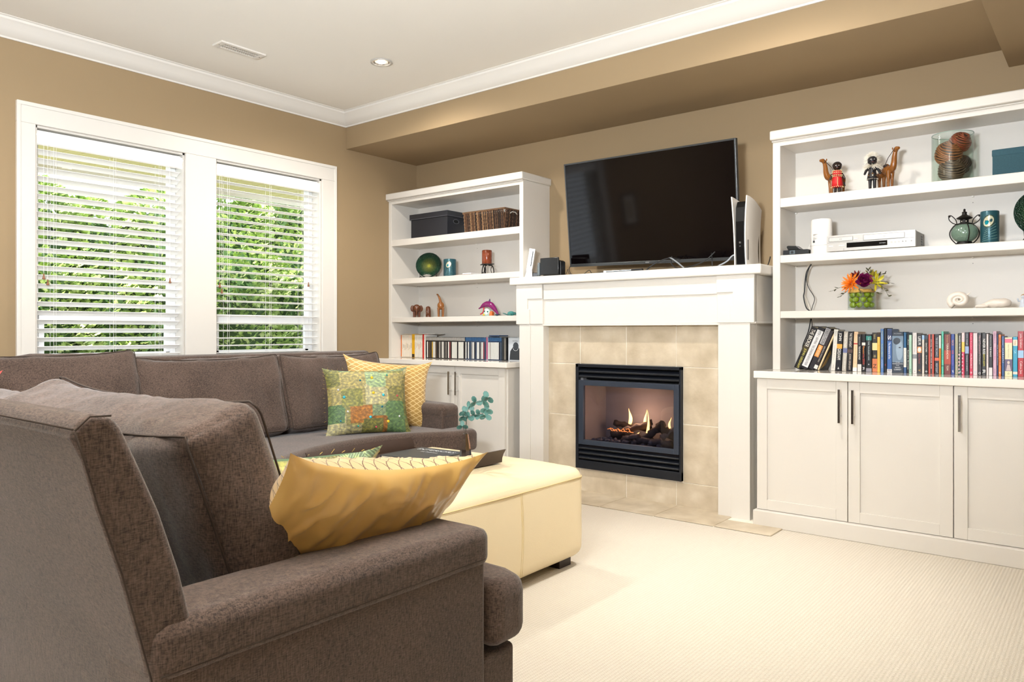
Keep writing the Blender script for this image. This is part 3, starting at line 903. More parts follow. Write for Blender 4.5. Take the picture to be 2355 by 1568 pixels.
cable('cable', 'black cable making a wide loop behind the grey cable', [(-1.85, 4.2, ZM + .095), (-1.9, 4.19, ZM + .05), (-1.97, 4.18, ZM + .02), (-2.07, 4.18, zc + .004), (-2.12, 4.18, ZM + .035), (-2.13, 4.2, ZM + .085)], .0036, M_BLACK)
cable('cable', 'black cable bowed between the television and the right mantel end', [(-1.88, 4.22, ZM + .09), (-1.86, 4.18, ZM + .05), (-1.85, 4.16, zc)], .0034, M_BLACK)
cable('cable', 'silver grey cable running to the foot of the tall white console', [(-1.66, 4.20, ZM + .05), (-1.72, 4.17, ZM + .065), (-1.76, 4.16, ZM + .03), (-1.81, 4.15, zc)], .0045, C('#9aa0a8', .3))
cable('cable', 'black cable going from the tall console into the right bookcase side', [(-1.60, 4.35, zc), (-1.575, 4.31, ZM + .012), (-1.55, 4.27, ZM + .04), (-1.545, 4.262, ZM + .052)], .003, M_BLACK)

# ================================================================== BOOKS (x0, x1, height, lean degrees, colour, label, bands, texts)
K = '#17161a'; Wt = '#e8e4dc'
BOOKS = [
 (-1.434, -1.398, .235, 23, K, 'leaning black book with gold and white lettering, at the far left of the book row', [(.40, .56, '#3d3524')], [('THE BROKER', .74, .42, .6, '#f0ece0'), ('JOHN GRISHAM', .26, .46, .5, '#d9cf6a')]),
 (-1.395, -1.359, .234, 23, '#1c1a20', 'leaning black book with a long white strip on its spine', [(.05, .93, '#dcdcdc')], [('PETER C. NEWMAN   THE CANADIAN REVOLUTION', .5, .82, .38, '#222222')]),
 (-1.354, -1.326, .234, 23, '#26242a', 'leaning book with a grey top and an orange block on its spine', [(.60, .98, '#a9a7a8'), (.30, .58, '#d58a3c')], [('EXECUTION', .79, .34, .6, '#202020'), ('LARRY BOSSIDY', .44, .24, .5, '#f4e7c8')]),
 (-1.326, -1.306, .217, 23, '#2a2328', 'leaning thin dark plum book with small white initials', [(.02, .12, '#e0ddd8')], [('BRIAN MOORE', .4, .4, .3, '#c9c3b4')]),
 (-1.304, -1.294, .212, 23, '#e8cfa2', 'leaning slim cream book, last of the tilted ones', [], []),
 (-1.232, -1.208, .229, 4.5, '#dcd8ce', 'white book with tiny grey lettering, right of the tilted books', [], [('the tipping point', .5, .5, .16, '#777777'), ('Vintage', .1, .1, .2, '#777777'), ('Pierre', .9, .12, .2, '#777777')]),
 (-1.206, -1.177, .219, 3, '#16161c', 'black book with bold white name and an orange disc', [(.56, .68, '#e0a046')], [('JOHN', .86, .2, .62, '#f2f0e8'), ('GRISHAM', .42, .28, .62, '#f2f0e8'), ('4', .07, .06, .3, '#f2f0e8')]),
 (-1.175, -1.151, .218, 3, '#b9b2a6', 'pale grey book with a small blue picture mid spine', [(.46, .58, '#6b7298')], [('THE PARTNER', .78, .36, .5, '#efebe2'), ('JOHN GRISHAM', .24, .38, .45, '#efebe2')]),
 (-1.149, -1.121, .218, 2.5, '#1d1a1b', 'black book with grey white lettering and a white emblem', [(.46, .55, '#54403a')], [('THE TESTAMENT', .78, .36, .45, '#dcd6ca'), ('JOHN GRISHAM', .24, .4, .45, '#cdbfae')]),
 (-1.119, -1.096, .217, 2, '#e9c7a0', 'peach book with a red band across its spine', [(.68, .715, '#b3242a'), (.0, .10, '#e6e4e0')], [('Interview', .85, .2, .3, '#cfa070'), ('THE REPORT OF THE', .42, .44, .25, '#c99a70')]),
 (-1.093, -1.072, .201, 0, K, 'black paperback with a white lower block, right of the peach book', [(.0, .20, '#d5d2cc')], [('TREASURE ISLAND', .5, .36, .4, '#e8e4da'), ('Stevenson', .82, .22, .25, '#b8b4ac')]),
 (-1.071, -1.052, .201, 0, '#121114', 'black paperback with orange and red vertical lettering', [(.70, .78, '#d8d4cc')], [('Memoirs', .58, .2, .5, '#e2892a'), ('of the GEISHA', .34, .3, .5, '#c9402a'), ('R', .08, .08, .5, '#dddddd')]),
 (-1.0515, -1.0225, .200, 0, '#191c20', 'dark paperback with a teal patch at the spine top', [(.84, .96, '#2e7f76'), (.0, .10, '#8b8890')], [('THE TIME TRAVELER\'S WIFE', .62, .62, .24, '#b9c9c8'), ('o', .2, .03, .2, '#ffffff')]),
 (-1.0215, -.9955, .210, 0, '#2c2722', 'black book with a gold emblem and salmon orange base', [(.0, .34, '#c9764a'), (.55, .74, '#e2cf92')], [('Nefertiti', .9, .12, .4, '#c2b27c'), ('HH', .40, .06, .5, '#c2b27c'), ('N', .15, .1, .6, '#2a1a14')]),
 (-.995, -.980, .207, 0, '#e2b24c', 'narrow yellow book with a black top, beside the salmon based book', [(.9, 1.0, '#2a1a14')], [('Barbarians', .45, .5, .3, '#c48a28')]),
 (-.979, -.963, .230, 0, '#4f76ae', 'tall medium blue book with yellow green lettering', [], [('Stephanie', .85, .2, .3, '#e8e46a'), ('Perfect Match', .5, .3, .3, '#c9d64a'), ('vision', .2, .2, .3, '#dfe8f2')]),
 (-.9625, -.950, .234, 0, '#15161b', 'tall thin black book between two blue ones', [], [('Stranger in a Strange Land', .6, .6, .3, '#4a4d58'), ('Y', .17, .06, .5, '#c03a3a')]),
 (-.9495, -.925, .229, 0, '#3a62a0', 'blue book with white swirls and script lettering', [(.72, .99, '#24365f'), (.0, .08, '#e8e4e0')], [('S', .80, .10, .6, '#ffffff'), ('The Adventures of Eva', .5, .38, .38, '#f2f4f8'), ('@', .05, .07, .7, '#24365f')]),
 (-.924, -.870, .214, 0, '#2d3744', 'very thick dark book with a child\'s face in blue grey', [(.25, .90, '#6b7f92')], []),
 (-.869, -.855, .211, 0, '#1f5a86', 'narrow blue book with a white middle band', [(.14, .62, '#e6e2da'), (.0, .14, '#2d4f7d')], [('The Scarlet Letter', .38, .4, .3, '#55524a')]),
 (-.8545, -.8435, .200, 0, '#221f1d', 'slim black book left of the mint green one', [], [('Sandra Brown', .35, .5, .5, '#e4e0d6'), ('Amy', .8, .15, .5, '#e4e0d6')]),
 (-.843, -.8295, .198, 0, '#a9cdb8', 'slim pale mint green book', [], [('L.M. Montgomery', .7, .3, .3, '#6f9a86'), ('RO', .07, .08, .5, '#3f6a5a')]),
 (-.829, -.807, .209, 0, '#e5dedb', 'white book with a small grey landscape low on its spine', [(.36, .47, '#8a8c90')], [('Mapping the Edge', .72, .4, .35, '#b8a4a0'), ('*', .05, .03, .3, '#8a5a4a')]),
 (-.8055, -.7845, .203, 0, '#26242b', 'charcoal book with a tiger face and white lettering', [(.52, .68, '#d98a4c')], [('LIFE PI', .83, .2, .6, '#f4f2ee'), ('Yann Martel', .38, .26, .4, '#a84a4a'), ('V', .08, .05, .5, '#e8b23c')]),
 (-.7835, -.7715, .197, 0, '#d9d0c4', 'narrow cream book with a pale blue top', [(.88, 1.0, '#8fb2d2')], [('Lord Timmy, Into THE LETTERS', .5, .6, .3, '#8d8478')]),
 (-.7705, -.7555, .196, 0, '#1b1d1c', 'black book with a small round white emblem near its foot', [(.9, 1.0, '#20364a')], [('DOCTORS', .68, .24, .5, '#f2efe6'), ('Erich Segal', .36, .22, .45, '#f2efe6'), ('o', .06, .04, .6, '#ffffff')]),
 (-.755, -.728, .202, 0, '#c04a36', 'brick red book with a black centre stripe', [], [('John Irving   THE CIDER HOUSE  RULES', .5, .74, .2, '#f0e2da')]),
 (-.7275, -.707, .202, 0, '#1e1f2a', 'dark navy book with an orange red figure low on the spine', [(.33, .41, '#d8684a')], [('THE GOD OF THE DANCE', .68, .48, .5, '#b8bcc8'), ('HIGH FLIGHT', .15, .24, .5, '#c4c8d2')]),
 (-.7065, -.6975, .197, 0, '#e8861c', 'slim orange book with a white upper part', [(.66, 1.0, '#ece6d8')], []),
 (-.697, -.6855, .216, 0, '#5fc7ad', 'narrow turquoise green book standing a little taller than its neighbours', [(.18, .21, '#1f6a60')], [('HENRY JAMES', .8, .2, .4, '#1d6a5c'), ('DAISY MILLER', .45, .24, .4, '#1d6a5c')]),
 (-.685, -.6545, .202, 0, '#6e2a26', 'dark red brown book with large cream lettering and an orange shape', [(.25, .60, '#a8412c')], [('TERRANOVA', .58, .4, .3, '#f0e4cc'), ('TOM', .16, .12, .3, '#f0e4cc'), ('The Successor', .88, .2, .2, '#e8c27a')]),
 (-.654, -.6375, .203, 0, '#1f3f8f', 'royal blue book with red and violet letters', [], [('NICK', .78, .14, .55, '#d89a6a'), ('III', .55, .08, .5, '#d8564a'), ('MIDDLESEX', .35, .26, .45, '#8a78d8'), ('Jeff', .08, .06, .5, '#ffffff')]),
 (-.637, -.6225, .203, 0, '#a5a184', 'khaki grey book between the royal blue and the black ones', [], [('Jonathan Safran', .5, .5, .25, '#86825f'), ('Foer', .2, .2, .4, '#d8d4bc')]),
 (-.622, -.6075, .208, 0, '#191b1a', 'black book with white lettering, left of the gingham patterned one', [(.0, .14, '#1f4a4a')], [('WALKED THE MIRACLE', .74, .4, .4, '#f4f2ea'), ('Chatwood Vugh', .38, .3, .4, '#f4f2ea'), ('T', .07, .05, .6, '#ffffff')]),
 (-.607, -.5935, .210, 0, '#d03a5c', 'book with a pink gingham pattern and a yellow label', [(.54, .78, '#efc24a'), (.78, 1.0, '#ecd9d6')], [('Shopping', .87, .14, .4, '#b8485a'), ('I am a', .66, .16, .4, '#c48a20')]),
 (-.593, -.5755, .212, 0, '#20222c', 'dark book with a small light blue picture mid spine', [(.50, .67, '#8fa6cc')], [('A R C  Fulbright', .83, .26, .35, '#c8ccd8'), ('THE BOOK OF SECRETS', .28, .38, .3, '#d8dae2')]),
 (-.5745, -.5595, .210, 0, '#d32350', 'hot pink book with widely spaced white capitals', [], [('MURDORO', .33, .34, .5, '#f6d8e0'), ('Ruth Rendell', .78, .34, .3, '#f4a8bc'), ('*', .06, .05, .6, '#ffffff')]),
 (-.559, -.539, .208, 0, '#dccfd0', 'thick pale pinkish white book', [], [('the English Patient', .6, .6, .2, '#c4b2b4'), ('D', .07, .05, .4, '#b8c4d4')]),
 (-.5385, -.522, .210, 0, '#2a1f22', 'dark brown book with pinkish serif lettering', [], [('Naval Command', .72, .42, .42, '#d8a8ac'), ('The Dangerous', .38, .24, .3, '#e6dcd8'), ('O', .05, .05, .6, '#f4f4f0')]),
 (-.5215, -.5035, .208, 0, '#201c1c', 'black book with bold white block letters and yellow lines', [], [('NEVER RISE', .68, .36, .6, '#f2f0ea'), ('RIGHTS LIGHTS', .36, .28, .4, '#e0d42a'), ('R', .09, .09, .7, '#f4f4f0')]),
 (-.503, -.493, .204, 0, '#e2d6d4', 'very slim white book between two black ones', [], [('a small novel', .5, .4, .3, '#b48a88')]),
 (-.4925, -.477, .201, 0, '#221f22', 'black book with a white lower block, left of the lilac pink one', [(.0, .20, '#dfdcda')], [('THE PRINCE', .58, .24, .4, '#eceae4'), ('Machiavelli', .84, .22, .25, '#a8a6a2')]),
 (-.4765, -.460, .217, 0, '#d3a9bd', 'tall lilac pink book with magenta script', [], [('KAREN KINGSTON', .85, .24, .35, '#9a3a62'), ('Mystery Boy', .5, .28, .45, '#d0568a'), ('Pocket', .1, .1, .3, '#9a6a82')]),
 (-.4595, -.453, .204, 0, '#1c3a70', 'very slim navy book between lilac pink and orange', [], [('The Little Prince', .5, .5, .5, '#e0e6f0')]),
 (-.4525, -.441, .201, 0, '#e6761a', 'bright orange slim book with dark lettering', [], [('NICK HORNBY', .78, .3, .45, '#6a3208'), ('SLAM', .42, .3, .5, '#a84c10'), ('o', .08, .04, .5, '#ffffff')]),
 (-.4405, -.428, .193, 0, '#194a86', 'slim blue book with white vertical lettering, beside the portrait book', [], [('SCARAVIU', .52, .36, .5, '#cfe0f0'), ('Louise', .84, .14, .4, '#9ab8d8')]),
 (-.4275, -.396, .187, 0, '#e6dfb4', 'thick cream book with a pink top and a portrait bust', [(.86, .97, '#e2607c'), (.13, .44, '#5b4a6a')], [('Nelson  Mission at Sunrise', .65, .34, .16, '#a09a78'), ('Q', .07, .05, .25, '#6a6a5a')]),
 (-.3955, -.3755, .190, 0, '#1f9cc0', 'turquoise blue book with cream label bands', [(.77, .93, '#e8dcc4'), (.05, .12, '#e4dccc')], [('Rising', .85, .1, .5, '#b8863c'), ('2', .62, .1, .4, '#9ad2e4')]),
 (-.375, -.351, .217, 0, '#b3101e', 'bright red book with white serif letters and a sky blue middle', [(.41, .58, '#9cc4e6')], [('John Grisham', .79, .32, .5, '#f4e6e2'), ('Calico Joe', .2, .28, .5, '#f4e6e2')]),
]
ZK = .847
M_PAGES = C('#d8cdb4', .9, var=.15, scale=300)
for bi, (x0, x1, h, lean, col, lab, bands, texts) in enumerate(BOOKS):
    wd = x1 - x0; dep = .13 + .03 * ((bi * 37) % 5) / 5
    a = math.radians(lean)
    # x0 is the bottom left corner on the counter; lean turns the book to the right about its lower right edge
    b = root('book', lab, 'book', (0, 0, 0), (0, a, 0), group='books standing on the right countertop')
    ht_ = h if not lean else h / math.cos(a) * .985
    if lean:
        b.location = (x0 + wd / math.cos(a) * .5, 4.32 + R.uniform(-.004, .006), ZK + wd / 2 * math.sin(a) + .0006)
    else:
        b.location = ((x0 + x1) / 2, 4.32 + R.uniform(-.005, .007), ZK + .0004)
    g = wd / 2 - .0004
    th = .0018
    rough = .35
    mb = MB(); mb.box(-g, -g + th, 0, dep, 0, ht_); mb.box(g - th, g, 0, dep, 0, ht_); mb.box(-g, g, 0, th, 0, ht_)
    mb.build('cover', C(col, rough, var=.03), b, bev=.0006)
    MB().box(-g + th, g - th, th, dep - .004, .003, ht_ - .003).build('pages', M_PAGES, b)
    for (f0, f1, bc) in bands:
        MB().box(-g + .0003, g - .0003, -.0004, .001, f0 * ht_ + .0005, f1 * ht_ - .0005).build('spine_band', C(bc, rough, var=.04), b)
    for (s, zc_, L_, Wf, tc_) in texts:
        text(b, s, L_ * ht_, Wf * 2 * g, C(tc_, .5, var=0), (0, -.0005, zc_ * ht_), 'spine')
    if 'child' in lab:
        M_SK = C('#8ea2b4', .5, var=.25, scale=30)
        MB().ball((.008, -.0005, .12), (.017, .0006, .055), 20, 12).build('spine_picture', M_SK, b, smooth=True)
        MB().ball((-.004, -.0006, .165), (.018, .0007, .018), 16, 8).build('spine_picture', C('#333c48', .5), b, smooth=True)
        MB().ball((.010, -.0013, .132), (.0055, .0005, .0028), 12, 6).build('spine_picture', C('#2a3038', .3), b)
        text(b, 'SELZNICK', .036, .004, C('#c8ccd2', .5, var=0), (0, -.0012, .205), 'front')
        for t_i, (s, zz, hh_) in enumerate((('THE', .055, .004), ('INVENTION', .047, .005), ('OF', .039, .004), ('HUGO', .028, .007), ('CABRET', .017, .007))):
            text(b, s, .0048 * len(s) + .006, hh_, C('#e8ebef', .5, var=0), (0, -.0014, zz), 'front')
    if 'tiger' in lab:
        MB().ball((0, -.0006, .122), (.008, .0006, .012), 12, 8).build('spine_picture', C('#e8e0d4', .5, var=.3, scale=200), b)
    if 'portrait bust' in lab:
        MB().ball((0, -.0007, .066), (.0055, .0006, .008), 12, 8).build('spine_picture', C('#d8ccc4', .5), b)
        MB().prism([(-.010, .027), (.010, .027), (.005, .056), (-.005, .056)], -.001, -.0002, 'y').build('spine_picture', C('#c9b8b8', .5), b)
    if 'centre stripe' in lab:
        MB().box(-.0045, .0045, -.0003, .001, .001, ht_ - .001).build('spine_stripe', C('#1c1718', rough), b)
    if 'gingham' in lab:
        for q in range(6):
            MB().box(-g + .001, -g + .006, -.0006, .001, .006 + q * .018, .014 + q * .018).build('spine_square', C('#f0b8c4', .5), b)
    if 'slim cream' in lab:
        MB().box(g, g + .0008, .01, dep, .0, ht_ - .004).build('jacket', C('#1d1814', .4, var=.3), b)
        MB().prism([(.02, .01), (.075, .03), (.085, .10), (.045, .12)], g + .0008, g + .0014, 'x').build('jacket_picture', C('#b8902c', .4, var=.3, scale=60), b)

# ================================================================== DISC CASES
def case(x0, x1, h, col, strip, lab, top=None, dep=.135, y=4.30, rough=.25):
    c = root('disc_case', lab, 'disc case', ((x0 + x1) / 2, y, ZK + .0004), group='disc cases on the left countertop')
    g = (x1 - x0) / 2 - .0005
    MB().box(-g, g, 0, dep, 0, h).build('case', C(col, rough, var=.02), c, bev=.0008)
    if strip:
        MB().box(-g * .78, g * .78, -.0005, .001, .006, h * (.78 if top else .97)).build('spine_label', C(strip, .4, var=.1, scale=400), c)
    if top:
        MB().box(-g * .8, g * .8, -.0006, .001, h * .84, h * .985).build('spine_top_label', C(top, .4, var=.05), c)
    return c
ORD = ['first', 'second', 'third', 'fourth', 'fifth', 'sixth', 'seventh', 'eighth', 'ninth', 'tenth', 'eleventh', 'twelfth', 'thirteenth', 'fourteenth', 'fifteenth', 'sixteenth', 'seventeenth', 'eighteenth', 'nineteenth', 'twentieth']
def ordn(i):
    if i < 20: return ORD[i]
    t = {2: 'twenty', 3: 'thirty'}[(i + 1) // 10]
    return t + ('ieth' if False else '') + '-' + ORD[(i + 1) % 10 - 1] if (i + 1) % 10 else {30: 'thirtieth'}[i + 1]
x = -4.660
nw = 0
marks = ['#d8753a', '#b8b0a4', '#3a3632', '#8f8478', '#c4a070', '#5a5450', '#c8b088', '#a89a88', '#54504a', '#b08a60']
for i in range(9):
    case(x, x + .0145, .190, '#b5a996', '#ece2d2' if i else '#d8753a', 'white disc case with dark spine print, %s from the left end of the row' % ORD[i] if i else 'white disc case with an orange edge at the left end of the row')
    cs = [o for o in COL.objects if o.name.startswith('disc_case')][-1]
    MB().box(-.0015, .0015, -.0009, 0, .06 + .01 * (i % 3), .12 - .006 * (i % 4)).build('print', C(marks[i], .5, var=0), cs)
    MB().box(-.001, .001, -.0009, 0, .165, .18).build('print', C(marks[(i + 3) % 10], .5, var=0), cs)
    x += .0148
ye = case(-4.526, -4.495, .193, '#d6a21e', None, 'thick mustard yellow disc case in the white group')
MB().box(-.014, .014, -.0006, .001, .002, .03).build('spine_label', C('#3a2e1a', .4), ye)
x = -4.493
for i in range(6):
    case(x, x + .0145, .190, '#b5ad9f', '#e6e0d4', 'white disc case between the yellow and red ones, %s from the yellow one' % ORD[i])
    cs = [o for o in COL.objects if o.name.startswith('disc_case')][-1]
    MB().box(-.0015, .0015, -.0009, 0, .07 + .012 * (i % 3), .13 - .006 * (i % 4)).build('print', C(marks[(i * 3 + 1) % 10], .5, var=0), cs)
    x += .0148
case(-4.402, -4.384, .192, '#b3201e', '#c83028', 'bright red disc case among the white ones')
case(-4.383, -4.370, .190, '#efe9df', '#e9e4da', 'white disc case squeezed right of the red one')
x = -4.366; rr = random.Random(11)
CN = {'#e8e4dc': 'white', '#3a322c': 'dark brown', '#1e1c1e': 'black', '#5a4a3c': 'brown', '#8a8680': 'grey', '#b8b4ae': 'pale grey', '#7a2c34': 'maroon', '#c8a040': 'gold flecked', '#2c3a50': 'navy', '#4a5560': 'slate grey'}
seq1 = ['#1e1c1e', '#e8e4dc', '#3a322c', '#5a4a3c', '#1e1c1e', '#c8a040', '#e8e4dc', '#e8e4dc', '#5a4a3c', '#1e1c1e', '#3a322c', '#b8b4ae', '#1e1c1e', '#e8e4dc', '#b8b4ae', '#1e1c1e', '#8a8680', '#1e1c1e', '#e8e4dc', '#7a2c34', '#3a322c', '#e8e4dc', '#e8e4dc', '#e8e4dc', '#e8e4dc', '#1e1c1e', '#e8e4dc', '#e8e4dc', '#e8e4dc', '#e8e4dc', '#1e1c1e']
cnt = {}
def nth(k):
    cnt[k] = cnt.get(k, 0) + 1
    return ORD[min(19, cnt[k] - 1)]
for i, st in enumerate(seq1):
    case(x, x + .0138, .171, '#2a2829', st, '%s-spined disc case with a pale grey top band, %s such from the left' % (CN[st], nth('g' + st)), top='#b4b0aa')
    x += .01388
seq2 = ['#e8e4dc', '#1e1c1e', '#e8e4dc', '#2c3a50', '#4a5560', '#b8b4ae', '#e8e4dc', '#1e1c1e', '#2c3a50', '#e8e4dc', '#e8e4dc', '#1e1c1e', '#b8b4ae', '#e8e4dc', '#7a2c34', '#2c3a50']
x = -3.931
for i, st in enumerate(seq2):
    case(x, x + .0130, .171, '#1d3350', st, '%s-spined disc case with a blue top band, %s such from the left' % (CN[st], nth('b' + st)), top='#2c5d8c')
    x += .0131
case(-3.720, -3.700, .177, '#9a9aa2', '#a85a78', 'thicker grey and pink disc case standing proud in the blue topped group')
seq3 = ['#e8e4dc', '#b8b4ae', '#e8e4dc', '#e8e4dc', '#e8e4dc', '#e8e4dc', '#e8e4dc', '#e8e4dc', '#1e1c1e', '#4a5560']
x = -3.698
for i, st in enumerate(seq3):
    case(x, x + .0130, .171, '#1d3350', st, '%s-spined blue topped disc case right of the thick pink one, %s such' % (CN[st], nth('c' + st)), top='#2c5d8c')
    x += .0131
case(-3.566, -3.548, .172, '#15181b', '#23282c', 'black disc case near the right end of the row')
case(-3.547, -3.522, .172, '#101112', '#6a665e', 'thick black disc case with mottled picture spine near the right end')
fc = root('disc_case', 'disc case turned face out at the right end, grey cover with a dark masked player', 'disc case', (-3.45, 4.315, ZK + .0004), group='disc cases on the left countertop')
MB().box(-.066, .068, 0, .014, 0, .171).build('case', C('#b6bcc2', .3, var=.03), fc, bev=.001)
MB().box(-.060, .064, -.0005, .001, .004, .160).build('cover_print', C('#c4cad0', .35, var=.1, scale=20), fc)
MB().prism([(-.052, .006), (.06, .006), (.056, .075), (.03, .098), (-.022, .098), (-.045, .07)], -.001, 0, 'y').build('printed_figure', C('#2d3136', .5, var=.3, scale=60), fc)
MB().ball((.006, -.0006, .108), (.026, .0008, .028), 20, 12).build('printed_figure', C('#3a4046', .4, var=.3, scale=70), fc)
MB().tube([(.006 + .023 * math.cos(a / 12 * PI + PI), -.002, .092 + .018 * math.sin(a / 12 * PI + PI)) for a in range(13)], .0012, 6).build('printed_figure', C('#e4e8ec', .4), fc)
text(fc, 'FOOTBALL', .05, .010, C('#23262a', .5, var=0), (.002, -.0008, .145), 'front')
tag(MB().box(-4.66, -4.50, 4.33, 4.45, ZK + .1915, ZK + .197).build('game_booklet', C('#cfc3ae', .6), bev=.001), 'thin cream booklet lying on top of the white disc cases', 'booklet')
tag(MB().box(-4.49, -4.30, 4.34, 4.45, ZK + .1945, ZK + .200).build('game_booklet', C('#e6e2da', .6), bev=.001), 'flat white case lying across the disc cases by the red one', 'booklet')
tag(MB().box(-3.70, -3.60, 4.31, 4.42, ZK + .178, ZK + .187).build('game_booklet', C('#1d3c66', .5), bev=.001), 'dark blue case lying on top of the upright disc cases', 'booklet')

# ================================================================== LEFT SHELF THINGS
Z1, Z2, Z3 = 1.8135, 1.4925, 1.1775
sb_ = root('storage_box', 'black lidded storage box with a handle slot, top shelf of the left bookcase', 'storage box', (-4.32, 4.39, Z1))
mb = MB(); bx = .205; 
mb.box(-bx, bx, -.10, .10, 0, .160)
mb.build('body', C('#22242b', .4, var=.05), sb_, bev=.002)
box(sb_, 'lid', -bx - .012, bx + .008, -.108, .108, .160, .205, C('#24262d', .4, var=.05), .003)
MB().box(-bx - .0122, bx + .0082, -.1085, .1085, .163, .165).build('lid_stitching', C('#6a6c74', .6), sb_)
pts = [(bx + .0015, .032 * math.cos(a / 16 * 2 * PI), .125 + .016 * math.sin(a / 16 * 2 * PI)) for a in range(16)]
MB().tube(pts, .0022, 6, cyc=True).build('handle_rim', C('#55575e', .5), sb_)
MB().prism([(p[1] * .95, .125 + (p[2] - .125) * .95) for p in pts], bx + .0003, bx + .0012, 'x').build('handle_slot', C('#050506', .9), sb_)

bk = root('wicker_basket', 'rectangular woven brown seagrass basket, top shelf of the left bookcase', 'basket', (-3.735, 4.385, Z1))
def wick(mb, x0, y0, x1, y1, z0, z1, rr, flare=.015):
    L = math.hypot(x1 - x0, y1 - y0); n = int(L / .0085)
    nx, ny = (y1 - y0) / L, -(x1 - x0) / L
    for i in range(n + 1):
        t = i / n
        bx_, by_ = x0 + (x1 - x0) * t, y0 + (y1 - y0) * t
        pts = []
        m = 11
        for k in range(m + 1):
            s = k / m
            off = .0035 * math.sin((k + i % 2) * PI) + (.004 if (k + i) % 2 else -.002) + flare * s
            pts.append((bx_ + nx * off + rr.uniform(-.001, .001), by_ + ny * off, z0 + (z1 - z0) * s))
        mb.tube(pts, .0042, 5, mi=rr.choice((0, 0, 1, 1, 2)))
rr = random.Random(3); M_WICK = C('#5a3e2a', .7, var=.8, scale=60, bump=.6, bscale=200)
M_WICK2 = C('#2e1e14', .75, var=.5, scale=90); M_WICK3 = C('#8a6848', .7, var=.5, scale=90)
mb = MB(); X_, Y_ = .195, .085
wick(mb, -X_, -Y_, X_, -Y_, .003, .158, rr); mb.build('front_weave', [M_WICK, M_WICK2, M_WICK3], bk)
mb = MB(); wick(mb, X_, -Y_, X_, Y_, .003, .158, rr); mb.build('end_weave', [M_WICK2, M_WICK, M_WICK2], bk)
mb = MB(); wick(mb, -X_, Y_, -X_, -Y_, .003, .158, rr); mb.build('end_weave', [M_WICK, M_WICK2, M_WICK3], bk)
MB().box(-X_, X_, Y_ - .004, Y_ + .004, 0, .155).build('back_weave', M_WICK, bk)
mb = MB()
for q in range(3):
    mb.tube([(-X_ - .014, -Y_ - .014, .156 + q * .004), (X_ + .014, -Y_ - .014, .156 + q * .004), (X_ + .014, Y_ + .008, .156 + q * .004), (-X_ - .014, Y_ + .008, .156 + q * .004)], .0045, 6, cyc=True)
mb.build('rim', C('#6e523a', .7, var=.5, scale=80), bk)
MB().box(-X_ + .003, X_ - .003, -Y_ + .003, Y_ - .005, .002, .008).build('bottom', M_WICK, bk)
MB().tube([(X_ + .018, -.04, .13), (X_ + .022, -.02, .142), (X_ + .022, .02, .142), (X_ + .018, .04, .13)], .004, 6).build('handle', C('#c8c4bc', .4), bk)

